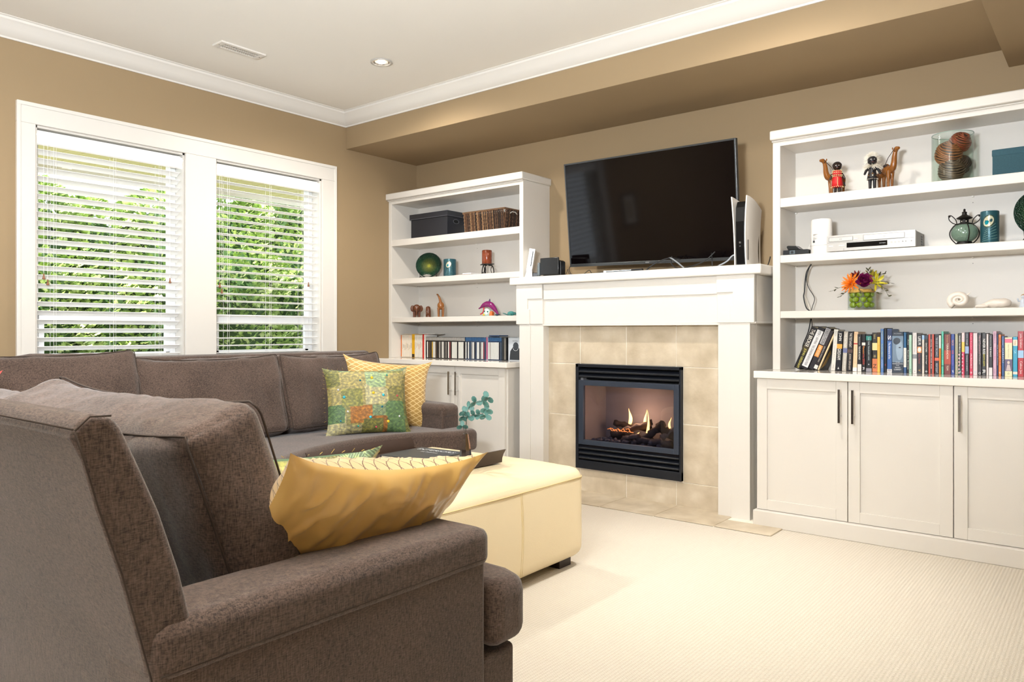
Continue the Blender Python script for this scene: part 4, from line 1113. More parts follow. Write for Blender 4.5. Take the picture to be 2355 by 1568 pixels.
def glass_plate(label, loc, r, tilt, yawr=0):
    p = root('glass_plate', label, 'plate', loc, (0, 0, yawr), group='green glass plates on wire stands')
    m, nt, b = newmat('green_swirl_glass')
    tc = N(nt, 'TexCoord'); 
    gr = N(nt, 'TexGradient', gradient_type='SPHERICAL')
    mp = N(nt, 'Mapping'); mp.inputs['Scale'].default_value = (1 / r, 1 / r, 1 / r)
    nt.links.new(tc.outputs['Object'], mp.inputs[0]); nt.links.new(mp.outputs[0], gr.inputs[0])
    rp = ramp(nt, [(.0, lin('#0f3026')), (.35, lin('#1f4228')), (.62, lin('#55602c')), (.8, lin('#6e7636')), (1, lin('#c8c43a'))])
    nt.links.new(gr.outputs[0], rp.inputs[0]); nt.links.new(rp.outputs[0], b.inputs['Base Color'])
    b.inputs['Roughness'].default_value = .25; b.inputs['Specular IOR Level'].default_value = .5
    vo_ = N(nt, 'TexVoronoi'); vo_.inputs['Scale'].default_value = 150; nt.links.new(tc.outputs['Object'], vo_.inputs['Vector'])
    bu_ = N(nt, 'Bump'); bu_.inputs['Strength'].default_value = 1.0; bu_.inputs['Distance'].default_value = .006; nt.links.new(vo_.outputs['Distance'], bu_.inputs['Height']); nt.links.new(bu_.outputs[0], b.inputs['Normal'])
    MPL = m
    T = Matrix.Translation((0, 0, r * .93 + .012)) @ Matrix.Rotation(-tilt, 4, 'X') @ Matrix.Rotation(PI / 2, 4, 'X')
    seg = 96; prof = [(0.0, -.014)] + [(r * k / 14, -.014 + .02 * (k / 14) ** 2) for k in range(1, 15)]
    vs = [(0, 0, -.014)]; fs = []
    for j in range(1, 15):
        rr_ = r * j / 14
        for k in range(seg):
            a = 2 * PI * k / seg
            bump = .0038 * math.sin(24 * (a + rr_ * 14)) * (1 if j > 3 else 0) * (1 if j < 14 else .3)
            vs.append((rr_ * math.cos(a), rr_ * math.sin(a), -.014 + .024 * (j / 14) ** 2 + bump))
    for k in range(seg):
        fs.append((0, 1 + k, 1 + (k + 1) % seg))
        for j in range(13):
            a = 1 + j * seg
            fs.append((a + k, a + seg + k, a + seg + (k + 1) % seg, a + (k + 1) % seg))
    mb = MB().add(vs, fs)
    o = mb.build('plate', MPL, p, smooth=True)
    o.matrix_local = T
    so = o.modifiers.new('solid', 'SOLIDIFY'); so.thickness = .004
    mb = MB()
    for s in (-1, 1):
        x = s * r * .62
        sp = [(x, -.028 + .012 * math.cos(t), .048 + .012 * math.sin(t)) for t in [q * .6 for q in range(9)]]
        mb.tube(smoothpts([(x, .055, .001), (x, .0, .016), (x, -.03, .02), (x, -.042, .034)] + sp[4:9], 4), .0026, 7)
        mb.tube(smoothpts([(x, .0, .016), (x * .95, .03, .07), (x * .9, .05, r * 1.2)], 4), .0022, 7)
        mb.tube(smoothpts([(x, -.03, .02), (x * 1.08, -.045, .002)], 3), .0026, 7)
    mb.tube([(-r * .62, .0, .016), (r * .62, .0, .016)], .0022, 7)
    mb.build('wire_stand', M_IRON, p, smooth=True)
    return p
glass_plate('round green swirled glass plate on a wire stand, second shelf of the left bookcase', (-4.39, 4.36, Z2), .106, math.radians(14), math.radians(34))
glass_plate('round green beaded glass plate on a wire stand, at the right picture edge', (-.275, 4.36, Z2), .125, math.radians(14), math.radians(18))

ly = root('crystal_lotus', 'small clear crystal lotus flower in front of the left green plate', 'ornament', (-4.315, 4.268, Z2))
M_CRY = C('#d8d4cc', .1, var=.1, trans=.35)
for ring, (n_, rl, up_) in enumerate(((8, .038, 14), (8, .030, 34), (6, .02, 58))):
    for k in range(n_):
        a = 2 * PI * (k + ring * .5) / n_
        T = Matrix.Translation((0, 0, .01)) @ Matrix.Rotation(a, 4, 'Z') @ Matrix.Rotation(-math.radians(up_), 4, 'Y')
        mb = MB().add([(0, 0, 0), (rl * .5, -rl * .3, 0), (rl * .5, rl * .3, 0), (rl * 1.05, 0, .004), (rl * .5, 0, -.005), (rl * .5, 0, .005)],
               [(0, 5, 1), (0, 2, 5), (5, 3, 1), (5, 2, 3), (0, 1, 4), (0, 4, 2), (4, 1, 3), (4, 3, 2)], T)
        mb.build('petal', M_CRY, ly)
MB().lathe([(.018, 0), (.02, .006), (.010, .014)], (0, 0, 0), 12).build('base', M_CRY, ly)

def pcandle(label, loc, r, h, rotz):
    p = root('pillar_candle', label, 'candle', loc, (0, 0, rotz), group='blue candles with a peacock feather motif')
    MB().lathe([(r * .96, 0), (r, .004), (r, h - .004), (r * .95, h), (r * .75, h - .003), (.002, h - .006)], (0, 0, 0), 40).build('wax', C('#285560', .3, .3, var=.35, scale=14, bump=.3, bscale=60), p, auto=50)
    MB().tube([(0, 0, h - .006), (.001, 0, h + .006)], .0009, 5).build('wick', M_BLACK, p)
    # feather motif wrapped on the surface
    def patch(name, cu, cv, ru, rv, mat, lift, rot=0):
        vs = [(0, 0)]; n_ = 20
        vs += [(math.cos(a * 2 * PI / n_), math.sin(a * 2 * PI / n_)) for a in range(n_)]
        out = []
        for (u, v) in vs:
            uu = cu + (u * ru * math.cos(rot) - v * rv * math.sin(rot)); vv = cv + (u * ru * math.sin(rot) + v * rv * math.cos(rot))
            a = uu / r - PI / 2
            out.append(((r + lift) * math.cos(a), (r + lift) * math.sin(a), vv))
        MB().add(out, [(0, 1 + k, 1 + (k + 1) % n_) for k in range(n_)]).build(name, mat, p)
    s = h / .145
    patch('feather_eye', -.006 * s, .098 * s, .024 * s, .030 * s, C('#3a4a38', .3, .2, var=.3, scale=200), .0005, -.5)
    patch('feather_eye', -.006 * s, .098 * s, .019 * s, .025 * s, C('#cfd0b4', .25, .3, var=.2, scale=200), .0010, -.5)
    patch('feather_jewel', -.012 * s, .092 * s, .007 * s, .010 * s, C('#1693a4', .08, .3), .0018, -.4)
    mb = MB()
    for q in range(6):
        pts = []
        for t in range(8):
            uu = (-.020 - .003 * q + .006 * t + .002 * q * t / 3) * s; vv = (.055 - .009 * q + .0045 * t * (1 - q * .12)) * s
            a = uu / r - PI / 2
            pts.append(((r + .0008) * math.cos(a), (r + .0008) * math.sin(a), max(.004, vv)))
        mb.tube(pts, .0008, 5)
    mb.build('feather_barbs', C('#8fb8b0', .3, .3), p)
    return p
pcandle('blue peacock feather candle beside the crystal lotus, left bookcase', (-4.125, 4.33, Z2), .050, .142, math.radians(38))
pcandle('blue peacock feather candle beside the black caged lantern, right bookcase', (-.49, 4.335, Z2), .040, .158, math.radians(8))

ch = root('candle_holder', 'black iron candle stand with curved legs, second shelf of the left bookcase', 'candle holder', (-3.745, 4.34, Z2))
pts = [(-.070, -.0), (-.03, .03), (.0, .055), (.03, .03), (.075, .0), (.03, -.03), (0, -.055), (-.03, -.03)]
MB().prism([(p_[0], p_[1]) for p_ in pts], .078, .084, 'z').build('plate', M_IRON, ch, bev=.002)
for k in range(3):
    a = 2 * PI * k / 3 + .5
    cs_, sn_ = math.cos(a), math.sin(a)
    MB().tube(smoothpts([(.012 * cs_, .012 * sn_, .074), (.04 * cs_, .04 * sn_, .070), (.052 * cs_, .052 * sn_, .04), (.056 * cs_, .056 * sn_, .003)], 5), [.004] * 16, 7).build('leg', M_IRON, ch, smooth=True)
    MB().tube(smoothpts([(.038 * cs_, .038 * sn_, .068), (.03 * cs_, .03 * sn_, .04), (.04 * cs_, .04 * sn_, .012), (.05 * cs_, .05 * sn_, .02)], 5), .0025, 6).build('scroll', M_IRON, ch, smooth=True)
pc = root('pillar_candle', 'glossy reddish brown pillar candle on the black iron stand', 'candle', (-3.745, 4.34, Z2 + .0845))
MB().lathe([(.036, 0), (.038, .003), (.038, .100), (.035, .104), (.028, .101), (.002, .099)], (0, 0, 0), 36).build('wax', C('#7c3a20', .2, var=.6, scale=30), pc, auto=50)
MB().tube([(0, 0, .099), (.001, 0, .110)], .001, 5).build('wick', M_BLACK, pc)
tag(MB().lathe([(.10, 0), (.102, .003), (.10, .005), (.002, .005)], (-3.70, 4.37, Z2), 40, sy=.8).build('mirror_plate', C('#b8bcc0', .08, .9), smooth=False), 'thin round mirror plate lying under the iron candle stand', 'plate')
tag(MB().box(-4.02, -3.86, 4.27, 4.40, Z2 + .0, Z2 + .008).build('magazine', C('#dcb8b0', .5, var=.3, scale=60), bev=.001), 'thin pinkish magazine lying flat beside the left peacock candle', 'magazine')
tag(MB().box(-3.93, -3.84, 4.265, 4.40, Z2 + .009, Z2 + .018).build('magazine', C('#e6e4e4', .5, var=.1), bev=.001), 'thin white booklet lying flat left of the iron candle stand', 'magazine')

def figurine(name, label, loc, mb, mat, rm=.0022, cat='figurine', rot=0):
    p = root(name, label, cat, loc, (0, 0, rot))
    mb.build('body', mat, p, remesh=rm)
    return p
M_DW = C('#5a2f16', .3, var=.3, scale=25); M_MW = C('#8a5524', .3, var=.3, scale=25)
mb = MB()
mb.ball((0, .02, .068), (.030, .045, .032)); mb.ball((0, -.03, .076), (.031, .024, .031))
for s in (-1, 1):
    mb.ball((s * .034, -.022, .073), (.017, .006, .028)); mb.tube([(s * .019, -.008, .05), (s * .019, -.008, .0)], [.013, .011], 10); mb.tube([(s * .018, .045, .055), (s * .018, .045, .0)], [.013, .011], 10)
mb.tube([(0, -.05, .07), (0, -.058, .045), (0, -.055, .015)], [.011, .008, .006], 8)
e = figurine('elephant_figurine', 'dark carved wooden elephant, third shelf of the left bookcase', (-4.49, 4.32, Z3), mb, M_DW, rot=.80)
for s in (-1, 1): MB().ball((s * .010, -.051, .086), .0022, 8, 6).build('eye', C('#e8dccc', .3), e)
mb = MB(); mb.tube([(0, 0, 0), (0, 0, .05), (-.002, 0, .075), (-.004, 0, .085)], [.022, .021, .019, .010], 12); mb.ball((-.002, 0, .076), (.019, .016, .014)); mb.tube([(-.015, -.012, .05), (-.010, -.02, .02)], .008, 8)
figurine('wooden_figurine', 'small squat carved wooden animal between the elephant and the giraffe', (-4.355, 4.32, Z3), mb, M_DW, rot=.8)
mb = MB()
mb.ball((0, .02, .085), (.026, .045, .026)); mb.ball((0, -.015, .092), (.028, .02, .03))
mb.tube(smoothpts([(0, -.02, .10), (-.004, -.02, .13), (-.014, -.018, .16), (-.025, -.016, .178)], 4), [.014 - .0007 * i for i in range(13)], 8)
mb.ball((-.027, -.018, .180), (.009, .013, .006))
for s in (-1, 1):
    mb.tube([(s * .019, -.018, .075), (s * .018, -.016, .0)], [.010, .0075], 8); mb.tube([(s * .016, .05, .075), (s * .015, .05, .0)], [.010, .0075], 8)
figurine('giraffe_figurine', 'brown carved wooden giraffe with a long bent neck, left bookcase', (-4.215, 4.32, Z3), mb, M_MW, rot=.77)

do = root('dolphin_figurine', 'magenta leaping dolphin ornament on a patchwork coral base, left bookcase', 'figurine', (-3.715, 4.33, Z3))
mb = MB()
body = smoothpts([(-.104, 0, .060), (-.084, 0, .068), (-.058, 0, .082), (-.022, 0, .092), (.018, 0, .085), (.050, 0, .060), (.074, 0, .034), (.088, 0, .014)], 3)
nb = len(body); kr = [.004, .007, .017, .024, .024, .018, .011, .007]
mb.tube(body, [kr[min(7, i // 3)] + (kr[min(7, i // 3 + 1)] - kr[min(7, i // 3)]) * (i % 3) / 3 for i in range(nb)], 12)
mb.build('body', C('#7c1c60', .18, var=.25, scale=30), do, smooth=True)
mb = MB(); mb.prism([(-.012, .105), (.015, .098), (.008, .134)], -.003, .003, 'y'); mb.build('dorsal_fin', C('#4a2a5a', .2), do, bev=.001)
mb = MB(); mb.ball((.078, 0, .010), (.016, .010, .008)); mb.ball((.086, .012, .012), (.012, .012, .005)); mb.ball((.084, -.012, .012), (.012, .012, .005)); mb.build('tail', C('#2e4a58', .2), do, remesh=.002)
mb = MB(); mb.ball((-.02, 0, .03), (.034, .022, .032)); mb.build('coral_base', C('#c9ddd4', .2, var=.3, scale=60), do, smooth=True)
for (x, z, r_, c_) in ((-.03, .038, .008, '#1c2a38'), (-.01, .022, .010, '#e8f0ee'), (.0, .035, .006, '#2a6a64'), (-.038, .012, .009, '#d8b020')):
    MB().ball((x, -.018, z), (r_, .006, r_), 10, 6).build('coral_patch', C(c_, .2), do, smooth=True)
MB().prism([(.012, .002), (.042, .002), (.046, .03), (.03, .04), (.02, .034)], -.018, .01, 'y').build('orange_star', C('#d06a24', .25), do, bev=.003)
MB().tube(smoothpts([(-.045, -.01, .068), (-.045, -.012, .040), (-.060, -.014, .022), (-.075, -.014, .018)], 4), .005, 8).build('red_flipper', C('#c02434', .2), do, smooth=True)
MB().ball((-.058, -.022, .092), .0025, 8, 6).build('eye', C('#ffffff', .2), do)
MB().lathe([(.0, 0), (.07, 0), (.066, .004), (.0, .004)], (0, 0, 0), 24, sy=.45, caps=False).build('base_plate', C('#b8c8c0', .3), do)

tu = root('turtle_figurine', 'teal glazed sea turtle ornament beside the dolphin', 'figurine', (-3.50, 4.33, Z3))
MB().ball((0, 0, .018), (.030, .026, .018)).build('shell', C('#3f8a86', .12, var=.4, scale=60), tu, smooth=True)
MB().ball((.036, -.004, .018), (.014, .011, .010)).build('head', C('#2f6a68', .15), tu, smooth=True)
for (x, y, a) in ((-.038, -.018, .5), (-.05, .0, 0), (.018, -.03, -.9), (.02, .03, .9)):
    MB().ball((0, 0, 0), (.026, .010, .004), T=Matrix.Translation((x, y, .014)) @ Matrix.Rotation(a, 4, 'Z') @ Matrix.Rotation(.35, 4, 'Y')).build('flipper', C('#35706c', .15, var=.3), tu, smooth=True)

# ================================================================== RIGHT SHELF THINGS
M_CAM = C('#84501e', .25, var=.35, scale=30)
def camel(label, loc, s, mir, rz):
    p = root('camel_figurine', label, 'figurine', loc, (0, 0, rz), group='carved wooden camels with dolls')
    mb = MB(); S = lambda x, y, z: (mir * x * s, y * s, z * s)
    mb.ball(S(0, 0, .096), (.036 * s, .020 * s, .022 * s)); mb.ball(S(.0, 0, .112), (.016 * s, .012 * s, .018 * s)); mb.ball(S(-.03, 0, .094), (.022 * s, .018 * s, .022 * s))
    mb.tube([S(*q) for q in smoothpts([(.024, 0, .098), (.044, 0, .100), (.054, 0, .122), (.058, 0, .152), (.064, 0, .176)], 4)], [(.019 - .0006 * i) * s for i in range(17)], 10)
    mb.tube([S(.060, 0, .176), S(.076, 0, .188), S(.090, 0, .186)], [.012 * s, .011 * s, .007 * s], 8)
    for (x, y) in ((.024, .011), (.028, -.011), (-.034, .011), (-.038, -.011)):
        mb.tube([S(x, y, .09), S(x * 1.05, y, .05), S(x * 1.02, y, .012), S(x * 1.02, y, 0)], [.013 * s, .0075 * s, .006 * s, .008 * s], 8)
    mb.build('body', M_CAM, p, remesh=.0018)
    MB().ball(S(0, 0, .118), (.014 * s, .017 * s, .010 * s)).build('saddle', C('#2a1a14', .5), p, smooth=True)
    mb = MB(); mb.tube([S(*q) for q in ((.012, -.018, .118), (.036, -.018, .150), (.066, -.012, .180))], .0016 * s, 5); mb.tube([S(.070, .012 * math.cos(t), .183 + .012 * math.sin(t)) for t in [q * .7 for q in range(9)]], .0016 * s, 5)
    mb.build('bridle', C('#2a160e', .5), p)
    for e_ in (-1, 1):
        MB().ball(S(.058, e_ * .010, .190), (.004 * s, .002 * s, .006 * s)).build('ear', M_CAM, p)
    return p
camel('brown wooden camel facing left beside the red dressed doll', (-1.222, 4.375, Z1), 1.04, -1, math.radians(48))
camel('brown wooden camel stretching its neck right beside the white furred doll', (-.962, 4.375, Z1), 1.10, 1, math.radians(-42))
def doll(label, loc, s, kind):
    p = root('doll', label, 'doll', loc, (0, 0, math.radians(18)), group='carved wooden camels with dolls')
    SK = C('#23150f' if kind == 'red' else '#1f1d20', .25, var=.1)
    mb = MB()
    mb.ball((0, 0, .132 * s), (.021 * s, .020 * s, .021 * s)); mb.tube([(0, 0, .12 * s), (0, 0, .105 * s)], .008 * s, 8)
    mb.tube([(0, 0, .108 * s), (0, 0, .085 * s), (0, 0, .055 * s)], [.015 * s, .016 * s, .017 * s], 12)
    for e_ in (-1, 1):
        mb.tube([(e_ * .009 * s, 0, .058 * s), (e_ * .009 * s, 0, .003)], [.0085 * s, .006 * s], 8); mb.ball((e_ * .009 * s, -.004, .004), (.007 * s, .010 * s, .004 * s))
        mb.tube([(e_ * .015 * s, 0, .104 * s), (e_ * .026 * s, -.004, .085 * s), (e_ * .033 * s, -.010, .068 * s)], [.0065 * s, .006 * s, .005 * s], 8)
    mb.build('body', SK, p, remesh=.0018)
    for e_ in (-1, 1): MB().ball((e_ * .007 * s, -.0185 * s, .134 * s), (.0022 * s, .0010 * s, .0015 * s), 8, 6).build('eye', C('#e8e4dc', .2), p)
    MB().ball((0, -.019 * s, .1225 * s), (.005 * s, .0016 * s, .0018 * s), 8, 6).build('mouth', C('#5a201c', .3), p)
    if kind == 'red':
        MB().lathe([(.018 * s, .112 * s), (.023 * s, .10 * s), (.022 * s, .085 * s), (.0, .084 * s)], (0, 0, 0), 20, caps=False).build('cape', C('#b81c1e', .6), p, smooth=True)
        MB().lathe([(.020 * s, .082 * s), (.024 * s, .06 * s), (.026 * s, .030 * s), (.0, .030 * s)], (0, 0, 0), 20, caps=False).build('skirt', C('#c01418', .6), p, smooth=True)
        mb = MB()
        for (rad, z) in ((.021, .110), (.0245, .100), (.0245, .088), (.0225, .082), (.0275, .031)):
            for k in range(18):
                a = 2 * PI * k / 18
                mb.ball((rad * s * math.cos(a), rad * s * math.sin(a), z * s), .0022 * s, 6, 4)
        for q in range(7): mb.ball((.001, -.0255 * s, (.036 + q * .006) * s), .0022 * s, 6, 4)
        mb.build('beads', C('#e8d8a0', .4), p)
        MB().ball((0, .004, .137 * s), (.022 * s, .020 * s, .019 * s)).build('hair', C('#150d0a', .7), p, smooth=True)
        MB().tube([(.03 * s, 0, .055 * s), (.035 * s, 0, .035 * s)], .003 * s, 6).build('knife', M_BLACK, p)
    else:
        mb = MB(); q_ = random.Random(4)
        for i in range(420):
            t = q_.random() * 2 * PI; ph = q_.uniform(-.5, 1.5)
            if ph < .4 and -2.3 < t - 2 * PI < -.8: continue
            a = Vector((math.cos(t) * math.cos(ph), math.sin(t) * math.cos(ph), math.sin(ph)))
            if a.y < -.55 and a.z < .35: continue
            c0 = Vector((0, .004, .136 * s)) + a * .018 * s
            mb.tube([c0, c0 + a * q_.uniform(.012, .022) * s + Vector((0, 0, -.002))], [.0016 * s, .0004], 3)
        for i in range(420):
            t = q_.random() * 2 * PI
            a = Vector((math.cos(t), math.sin(t), q_.uniform(-.9, .2)))
            c0 = Vector((0, 0, .108 * s)) + Vector((a.x, a.y, 0)) * .014 * s
            mb.tube([c0, c0 + a * q_.uniform(.016, .030) * s], [.0016 * s, .0004], 3)
        mb.build('white_fur', C('#ece6d8', .9, var=.1), p)
        MB().lathe([(.017 * s, .076 * s), (.020 * s, .06 * s), (.0225 * s, .046 * s), (.0, .046 * s)], (0, 0, 0), 18, caps=False).build('skirt', C('#1a1517', .6), p, smooth=True)
        mb = MB()
        for k in range(20):
            a = 2 * PI * k / 20; mb.ball((.0235 * s * math.cos(a), .0235 * s * math.sin(a), .0465 * s), .0016 * s, 5, 4)
        mb.ball((0, -.022 * s, .062 * s), .003 * s, 6, 5); mb.build('beads', C('#e4dcc8', .3), p)
        mb = MB(); mb.tube([(-.018 * s, -.010 * s, .062 * s), (0, -.019 * s, .072 * s), (.020 * s, -.010 * s, .058 * s)], .0012, 5); mb.build('belt', C('#b8802c', .3), p)
    return p
doll('dark doll in a red beaded dress beside the left facing camel', (-1.192, 4.30, Z1), 1.12, 'red')
doll('dark doll with white fur hood and collar beside the second camel', (-1.015, 4.30, Z1), 1.18, 'fur')

cy = root('glass_cylinder', 'wide clear glass cylinder vase filled with copper rope balls', 'vase', (-.652, 4.355, Z1))
rv, hv = .094, .243
mb = MB().lathe([(rv, 0), (rv, hv), (rv - .004, hv), (rv - .004, .01), (0.001, .01)], (0, 0, 0), 56, caps=True)
mb.build('glass', M_VASEGLASS, cy, auto=40)
MB().lathe([(rv - .002 + .0018 * math.cos(t), hv + .0018 * math.sin(t)) for t in [q * PI / 4 for q in range(8)]] + [(rv - .0002, hv)], (0, 0, 0), 56, caps=False).build('rim', C('#a8bcb4', .1), cy, smooth=True)
def ropeball(label, loc, r, col, tilt):
    p = root('decorative_ball', label, 'decorative ball', loc, tilt, group='rope balls in the glass cylinder')
    MB().ball((0, 0, 0), r * .93, 24, 14).build('core', C('#2a1a14', .5, var=.3), p, smooth=True)
    mb = MB()
    for i in range(-7, 8):
        z = r * .93 * math.sin(i / 7.5 * 1.45); q = math.sqrt(max(0, (r * .96) ** 2 - z * z))
        if q < .004: continue
        mb.tube([(q * math.cos(a / 24 * 2 * PI), q * math.sin(a / 24 * 2 * PI), z + .004 * math.sin(a / 24 * 4 * PI + i)) for a in range(24)], .0042, 6, cyc=True)
    mb.build('rope_winding', C(col, .3, .25, var=.6, scale=45, bump=.5), p, smooth=True)
    mb = MB(); q_ = random.Random(int(r * 1e4))
    for i in range(26):
        a = Vector((q_.uniform(-1, 1), q_.uniform(-1, 1), q_.uniform(-1, 1))).normalized()
        b_ = (a + Vector((q_.uniform(-.8, .8), q_.uniform(-.8, .8), q_.uniform(-.8, .8)))).normalized()
        mb.tube([a * r * .99, (a + b_).normalized() * r * 1.03, b_ * r * .99], .0007, 4)
    mb.build('metallic_threads', C('#b8885a', .25, .8), p)
ropeball('dark brown rope ball at the bottom of the glass cylinder', (-.655, 4.345, Z1 + .064), .060, '#7a6250', (.5, .3, 0))
ropeball('dark rope ball low at the back of the cylinder, partly hidden', (-.620, 4.385, Z1 + .095), .046, '#57443a', (.9, -.4, 0))
ropeball('copper rope ball in the middle of the glass cylinder', (-.668, 4.345, Z1 + .148), .062, '#a8683f', (.45, .45, 0))
ropeball('reddish copper rope ball at the top of the glass cylinder', (-.622, 4.365, Z1 + .200), .050, '#9a4c34', (.7, .5, .4))
tb = root('storage_box', 'teal fabric covered box at the right end of the top shelf', 'storage box', (-.355, 4.355, Z1))
box(tb, 'body', -.12, .12, -.06, .08, 0, .125, C('#2b4f5a', .8, var=.25, scale=150, bump=.6, bscale=500), .003)
box(tb, 'lid', -.122, .122, -.062, .082, .095, .128, C('#2d525e', .8, var=.25, scale=150, bump=.6, bscale=500), .004)

# second shelf
ro = root('wireless_router', 'white oval cylinder router standing left of the silver player', 'router', (-1.285, 4.335, Z2))
mb = MB().lathe([(.055, 0), (.058, .004), (.057, .10), (.055, .185), (.050, .193), (.002, .196)], (0, 0, 0), 40, sy=.72)
mb.build('body', C('#efebe6', .35, var=.01), ro, auto=60)
MB().lathe([(.0583, .046), (.0583, .048)], (0, 0, 0), 40, sy=.72, caps=False).build('seam', C('#bdb8b0', .5), ro)
M_PR = C('#8a8680', .6, var=0)
for q, (zz, LL) in enumerate(((.108, .040), (.104, .044), (.093, .026), (.086, .036), (.082, .038))):
    MB().box(-.034, -.034 + LL, -.0405, -.037, zz, zz + .0012).build('print_line', M_PR, ro)
MB().box(-.034, -.024, -.0405, -.037, .062, .074).build('print_mark', C('#2a2c30', .5, var=0), ro)
MB().ball((-.010, -.041, .069), .0030, 10, 8).build('status_light', emis('led', '#9dffc0', 4), ro)
vcr = root('disc_player', 'wide silver video and disc player on the second shelf', 'player', (-1.02, 4.268, Z2))
SIL = C('#c4c2be', .3, .35, var=.02); DK = C('#3a3a3c', .4)
box(vcr, 'chassis', -.214, .214, .01, .225, .006, .088, C('#7e7c79', .45, .3), .002)
box(vcr, 'front_panel', -.217, .217, 0, .014, .004, .090, SIL, .002)
box(vcr, 'disc_tray', -.205, -.085, -.0015, .004, .058, .078, C('#cfcdc9', .3, .3), .001)
box(vcr, 'tape_flap', -.03, .165, -.0015, .004, .054, .080, C('#cfcdc9', .3, .3), .001)
box(vcr, 'display', -.115, .085, -.001, .004, .020, .046, C('#0b0c0e', .1), .0005)
mb = MB()
for (a, b_, c_, d_) in ((-.206, -.084, .0575, .0785), (-.031, .166, .0535, .0805)):
    mb.box(a - .001, a, -.0008, .002, c_, d_); mb.box(b_, b_ + .001, -.0008, .002, c_, d_); mb.box(a, b_, -.0008, .002, c_ - .001, c_); mb.box(a, b_, -.0008, .002, d_, d_ + .001)
mb.box(-.214, .214, -.0005, .002, .0505, .0515); mb.box(-.13, -.129, -.0005, .002, .004, .018)
mb.build('panel_lines', DK, vcr)
for x_ in (.105, .122, .139): MB().lathe([(.005, 0), (.005, .002)], T=Matrix.Translation((x_, .0, .034)) @ Matrix.Rotation(PI / 2, 4, 'X'), seg=16).build('button', C('#b0aeaa', .3, .5), vcr)
for x_ in (.158, .172, .198): MB().lathe([(.0035, 0), (.0035, .002)], T=Matrix.Translation((x_, .0, .034)) @ Matrix.Rotation(PI / 2, 4, 'X'), seg=12).build('button', C('#8a8884', .3, .5), vcr)
for (a, b_, c_, d_) in ((-.206, -.184, .030, .036), (-.155, -.125, .030, .036), (-.078, -.060, .062, .068), (.175, .196, .066, .072)):
    MB().box(a, b_, -.002, .001, c_, d_).build('button', C('#dddbd8', .3), vcr, bev=.001)
text(vcr, 'DVD', .014, .005, DK, (-.145, -.0018, .068), 'front')
text(vcr, 'VHS', .012, .004, DK, (.07, -.0018, .068), 'front')
text(vcr, 'DVD VIDEO', .03, .004, C('#c8ccd0', .4, var=0), (.062, -.0012, .033), 'front')
mb = MB()
for q in range(3):
    for r_ in range(4): mb.box(.2138, .2146, .15 + q * .014, .16 + q * .014, .025 + r_ * .013, .033 + r_ * .013)
mb.build('side_vent', DK, vcr)

mo = root('media_box', 'flat black electronic box with an angled unit on top, left of the router', 'media box', (-1.42, 4.32, Z2))
box(mo, 'base_box', -.062, .075, -.03, .08, 0, .030, C('#191c1e', .35), .003)
MB().prism([(-.035, .030), (.04, .030), (.012, .052), (-.038, .056), (-.046, .050)], -.025, .03, 'y').build('upper_unit', C('#15181a', .3), mo, bev=.003)
MB().box(-.025, .005, -.033, -.028, .006, .027).build('lens_plate', C('#5a666c', .3), mo, bev=.001)
MB().lathe([(.007, 0), (.007, .003)], T=Matrix.Translation((-.010, -.033, .0165)) @ Matrix.Rotation(PI / 2, 4, 'X'), seg=16).build('lens', M_BLACK, mo)
cable('cable', 'looped white cable between the black box and the white router', [(-1.37, 4.36, Z2 + .02), (-1.355, 4.36, Z2 + .06), (-1.33, 4.37, Z2 + .085), (-1.325, 4.38, Z2 + .06), (-1.35, 4.36, Z2 + .045), (-1.365, 4.35, Z2 + .03), (-1.345, 4.35, Z2 + .008), (-1.32, 4.36, Z2 + .012)], .0018, C('#e8e4dc', .4))

la = root('candle_lantern', 'round green glass candle lantern in a black metal cage, right bookcase', 'lantern', (-.598, 4.34, Z2))
m, nt, b = newmat('green_etched_glass')
b.inputs['Base Color'].default_value = lin('#7f9a88'); b.inputs['Roughness'].default_value = .18; b.inputs['Transmission Weight'].default_value = .35
tc = N(nt, 'TexCoord'); vo = N(nt, 'TexVoronoi'); vo.inputs['Scale'].default_value = 110; nt.links.new(tc.outputs['Object'], vo.inputs['Vector'])
bu = N(nt, 'Bump'); bu.inputs['Strength'].default_value = .6; bu.inputs['Distance'].default_value = .003; nt.links.new(vo.outputs['Distance'], bu.inputs['Height']); nt.links.new(bu.outputs[0], b.inputs['Normal'])
MB().ball((0, 0, .062), (.060, .060, .050), 32, 18).build('glass_globe', m, la, smooth=True)
MB().lathe([(.034, 0), (.036, .010), (.032, .018)], (0, 0, 0), 28).build('foot', M_IRON, la, auto=40)
MB().lathe([(.034, .100), (.036, .108), (.024, .112), (.019, .113), (.019, .128), (.034, .134), (.036, .137), (.022, .146), (.012, .152), (.010, .160), (.012, .165), (.004, .171), (.006, .176), (.0035, .182), (.001, .183)], (0, 0, 0), 28).build('lid', M_IRON, la, auto=40)
mb = MB()
for k in range(6):
    a = 2 * PI * k / 6 - PI / 2 + .1
    mb.ball((.0193 * math.cos(a), .0193 * math.sin(a), .119), .0030, 8, 6)
mb.build('vent_holes', C('#d8d0c4', .5), la)
for s_i in (-1, 1):
    MB().tube(smoothpts([(s_i * .033, 0, .004), (s_i * .060, 0, .035), (s_i * .066, 0, .065), (s_i * .052, 0, .092), (s_i * .034, 0, .108)], 5), .0028, 7).build('cage_wire', M_IRON, la, smooth=True)
    MB().tube(smoothpts([(s_i * .034, 0, .108), (s_i * .040, 0, .130), (s_i * .060, 0, .150), (s_i * .070, 0, .144), (s_i * .068, 0, .128), (s_i * .052, 0, .112), (s_i * .036, 0, .106)], 5), .0022, 7).build('handle_loop', M_IRON, la, smooth=True)
    MB().ball((s_i * .068, 0, .147), .006, 10, 8).build('handle_knob', M_IRON, la, smooth=True)
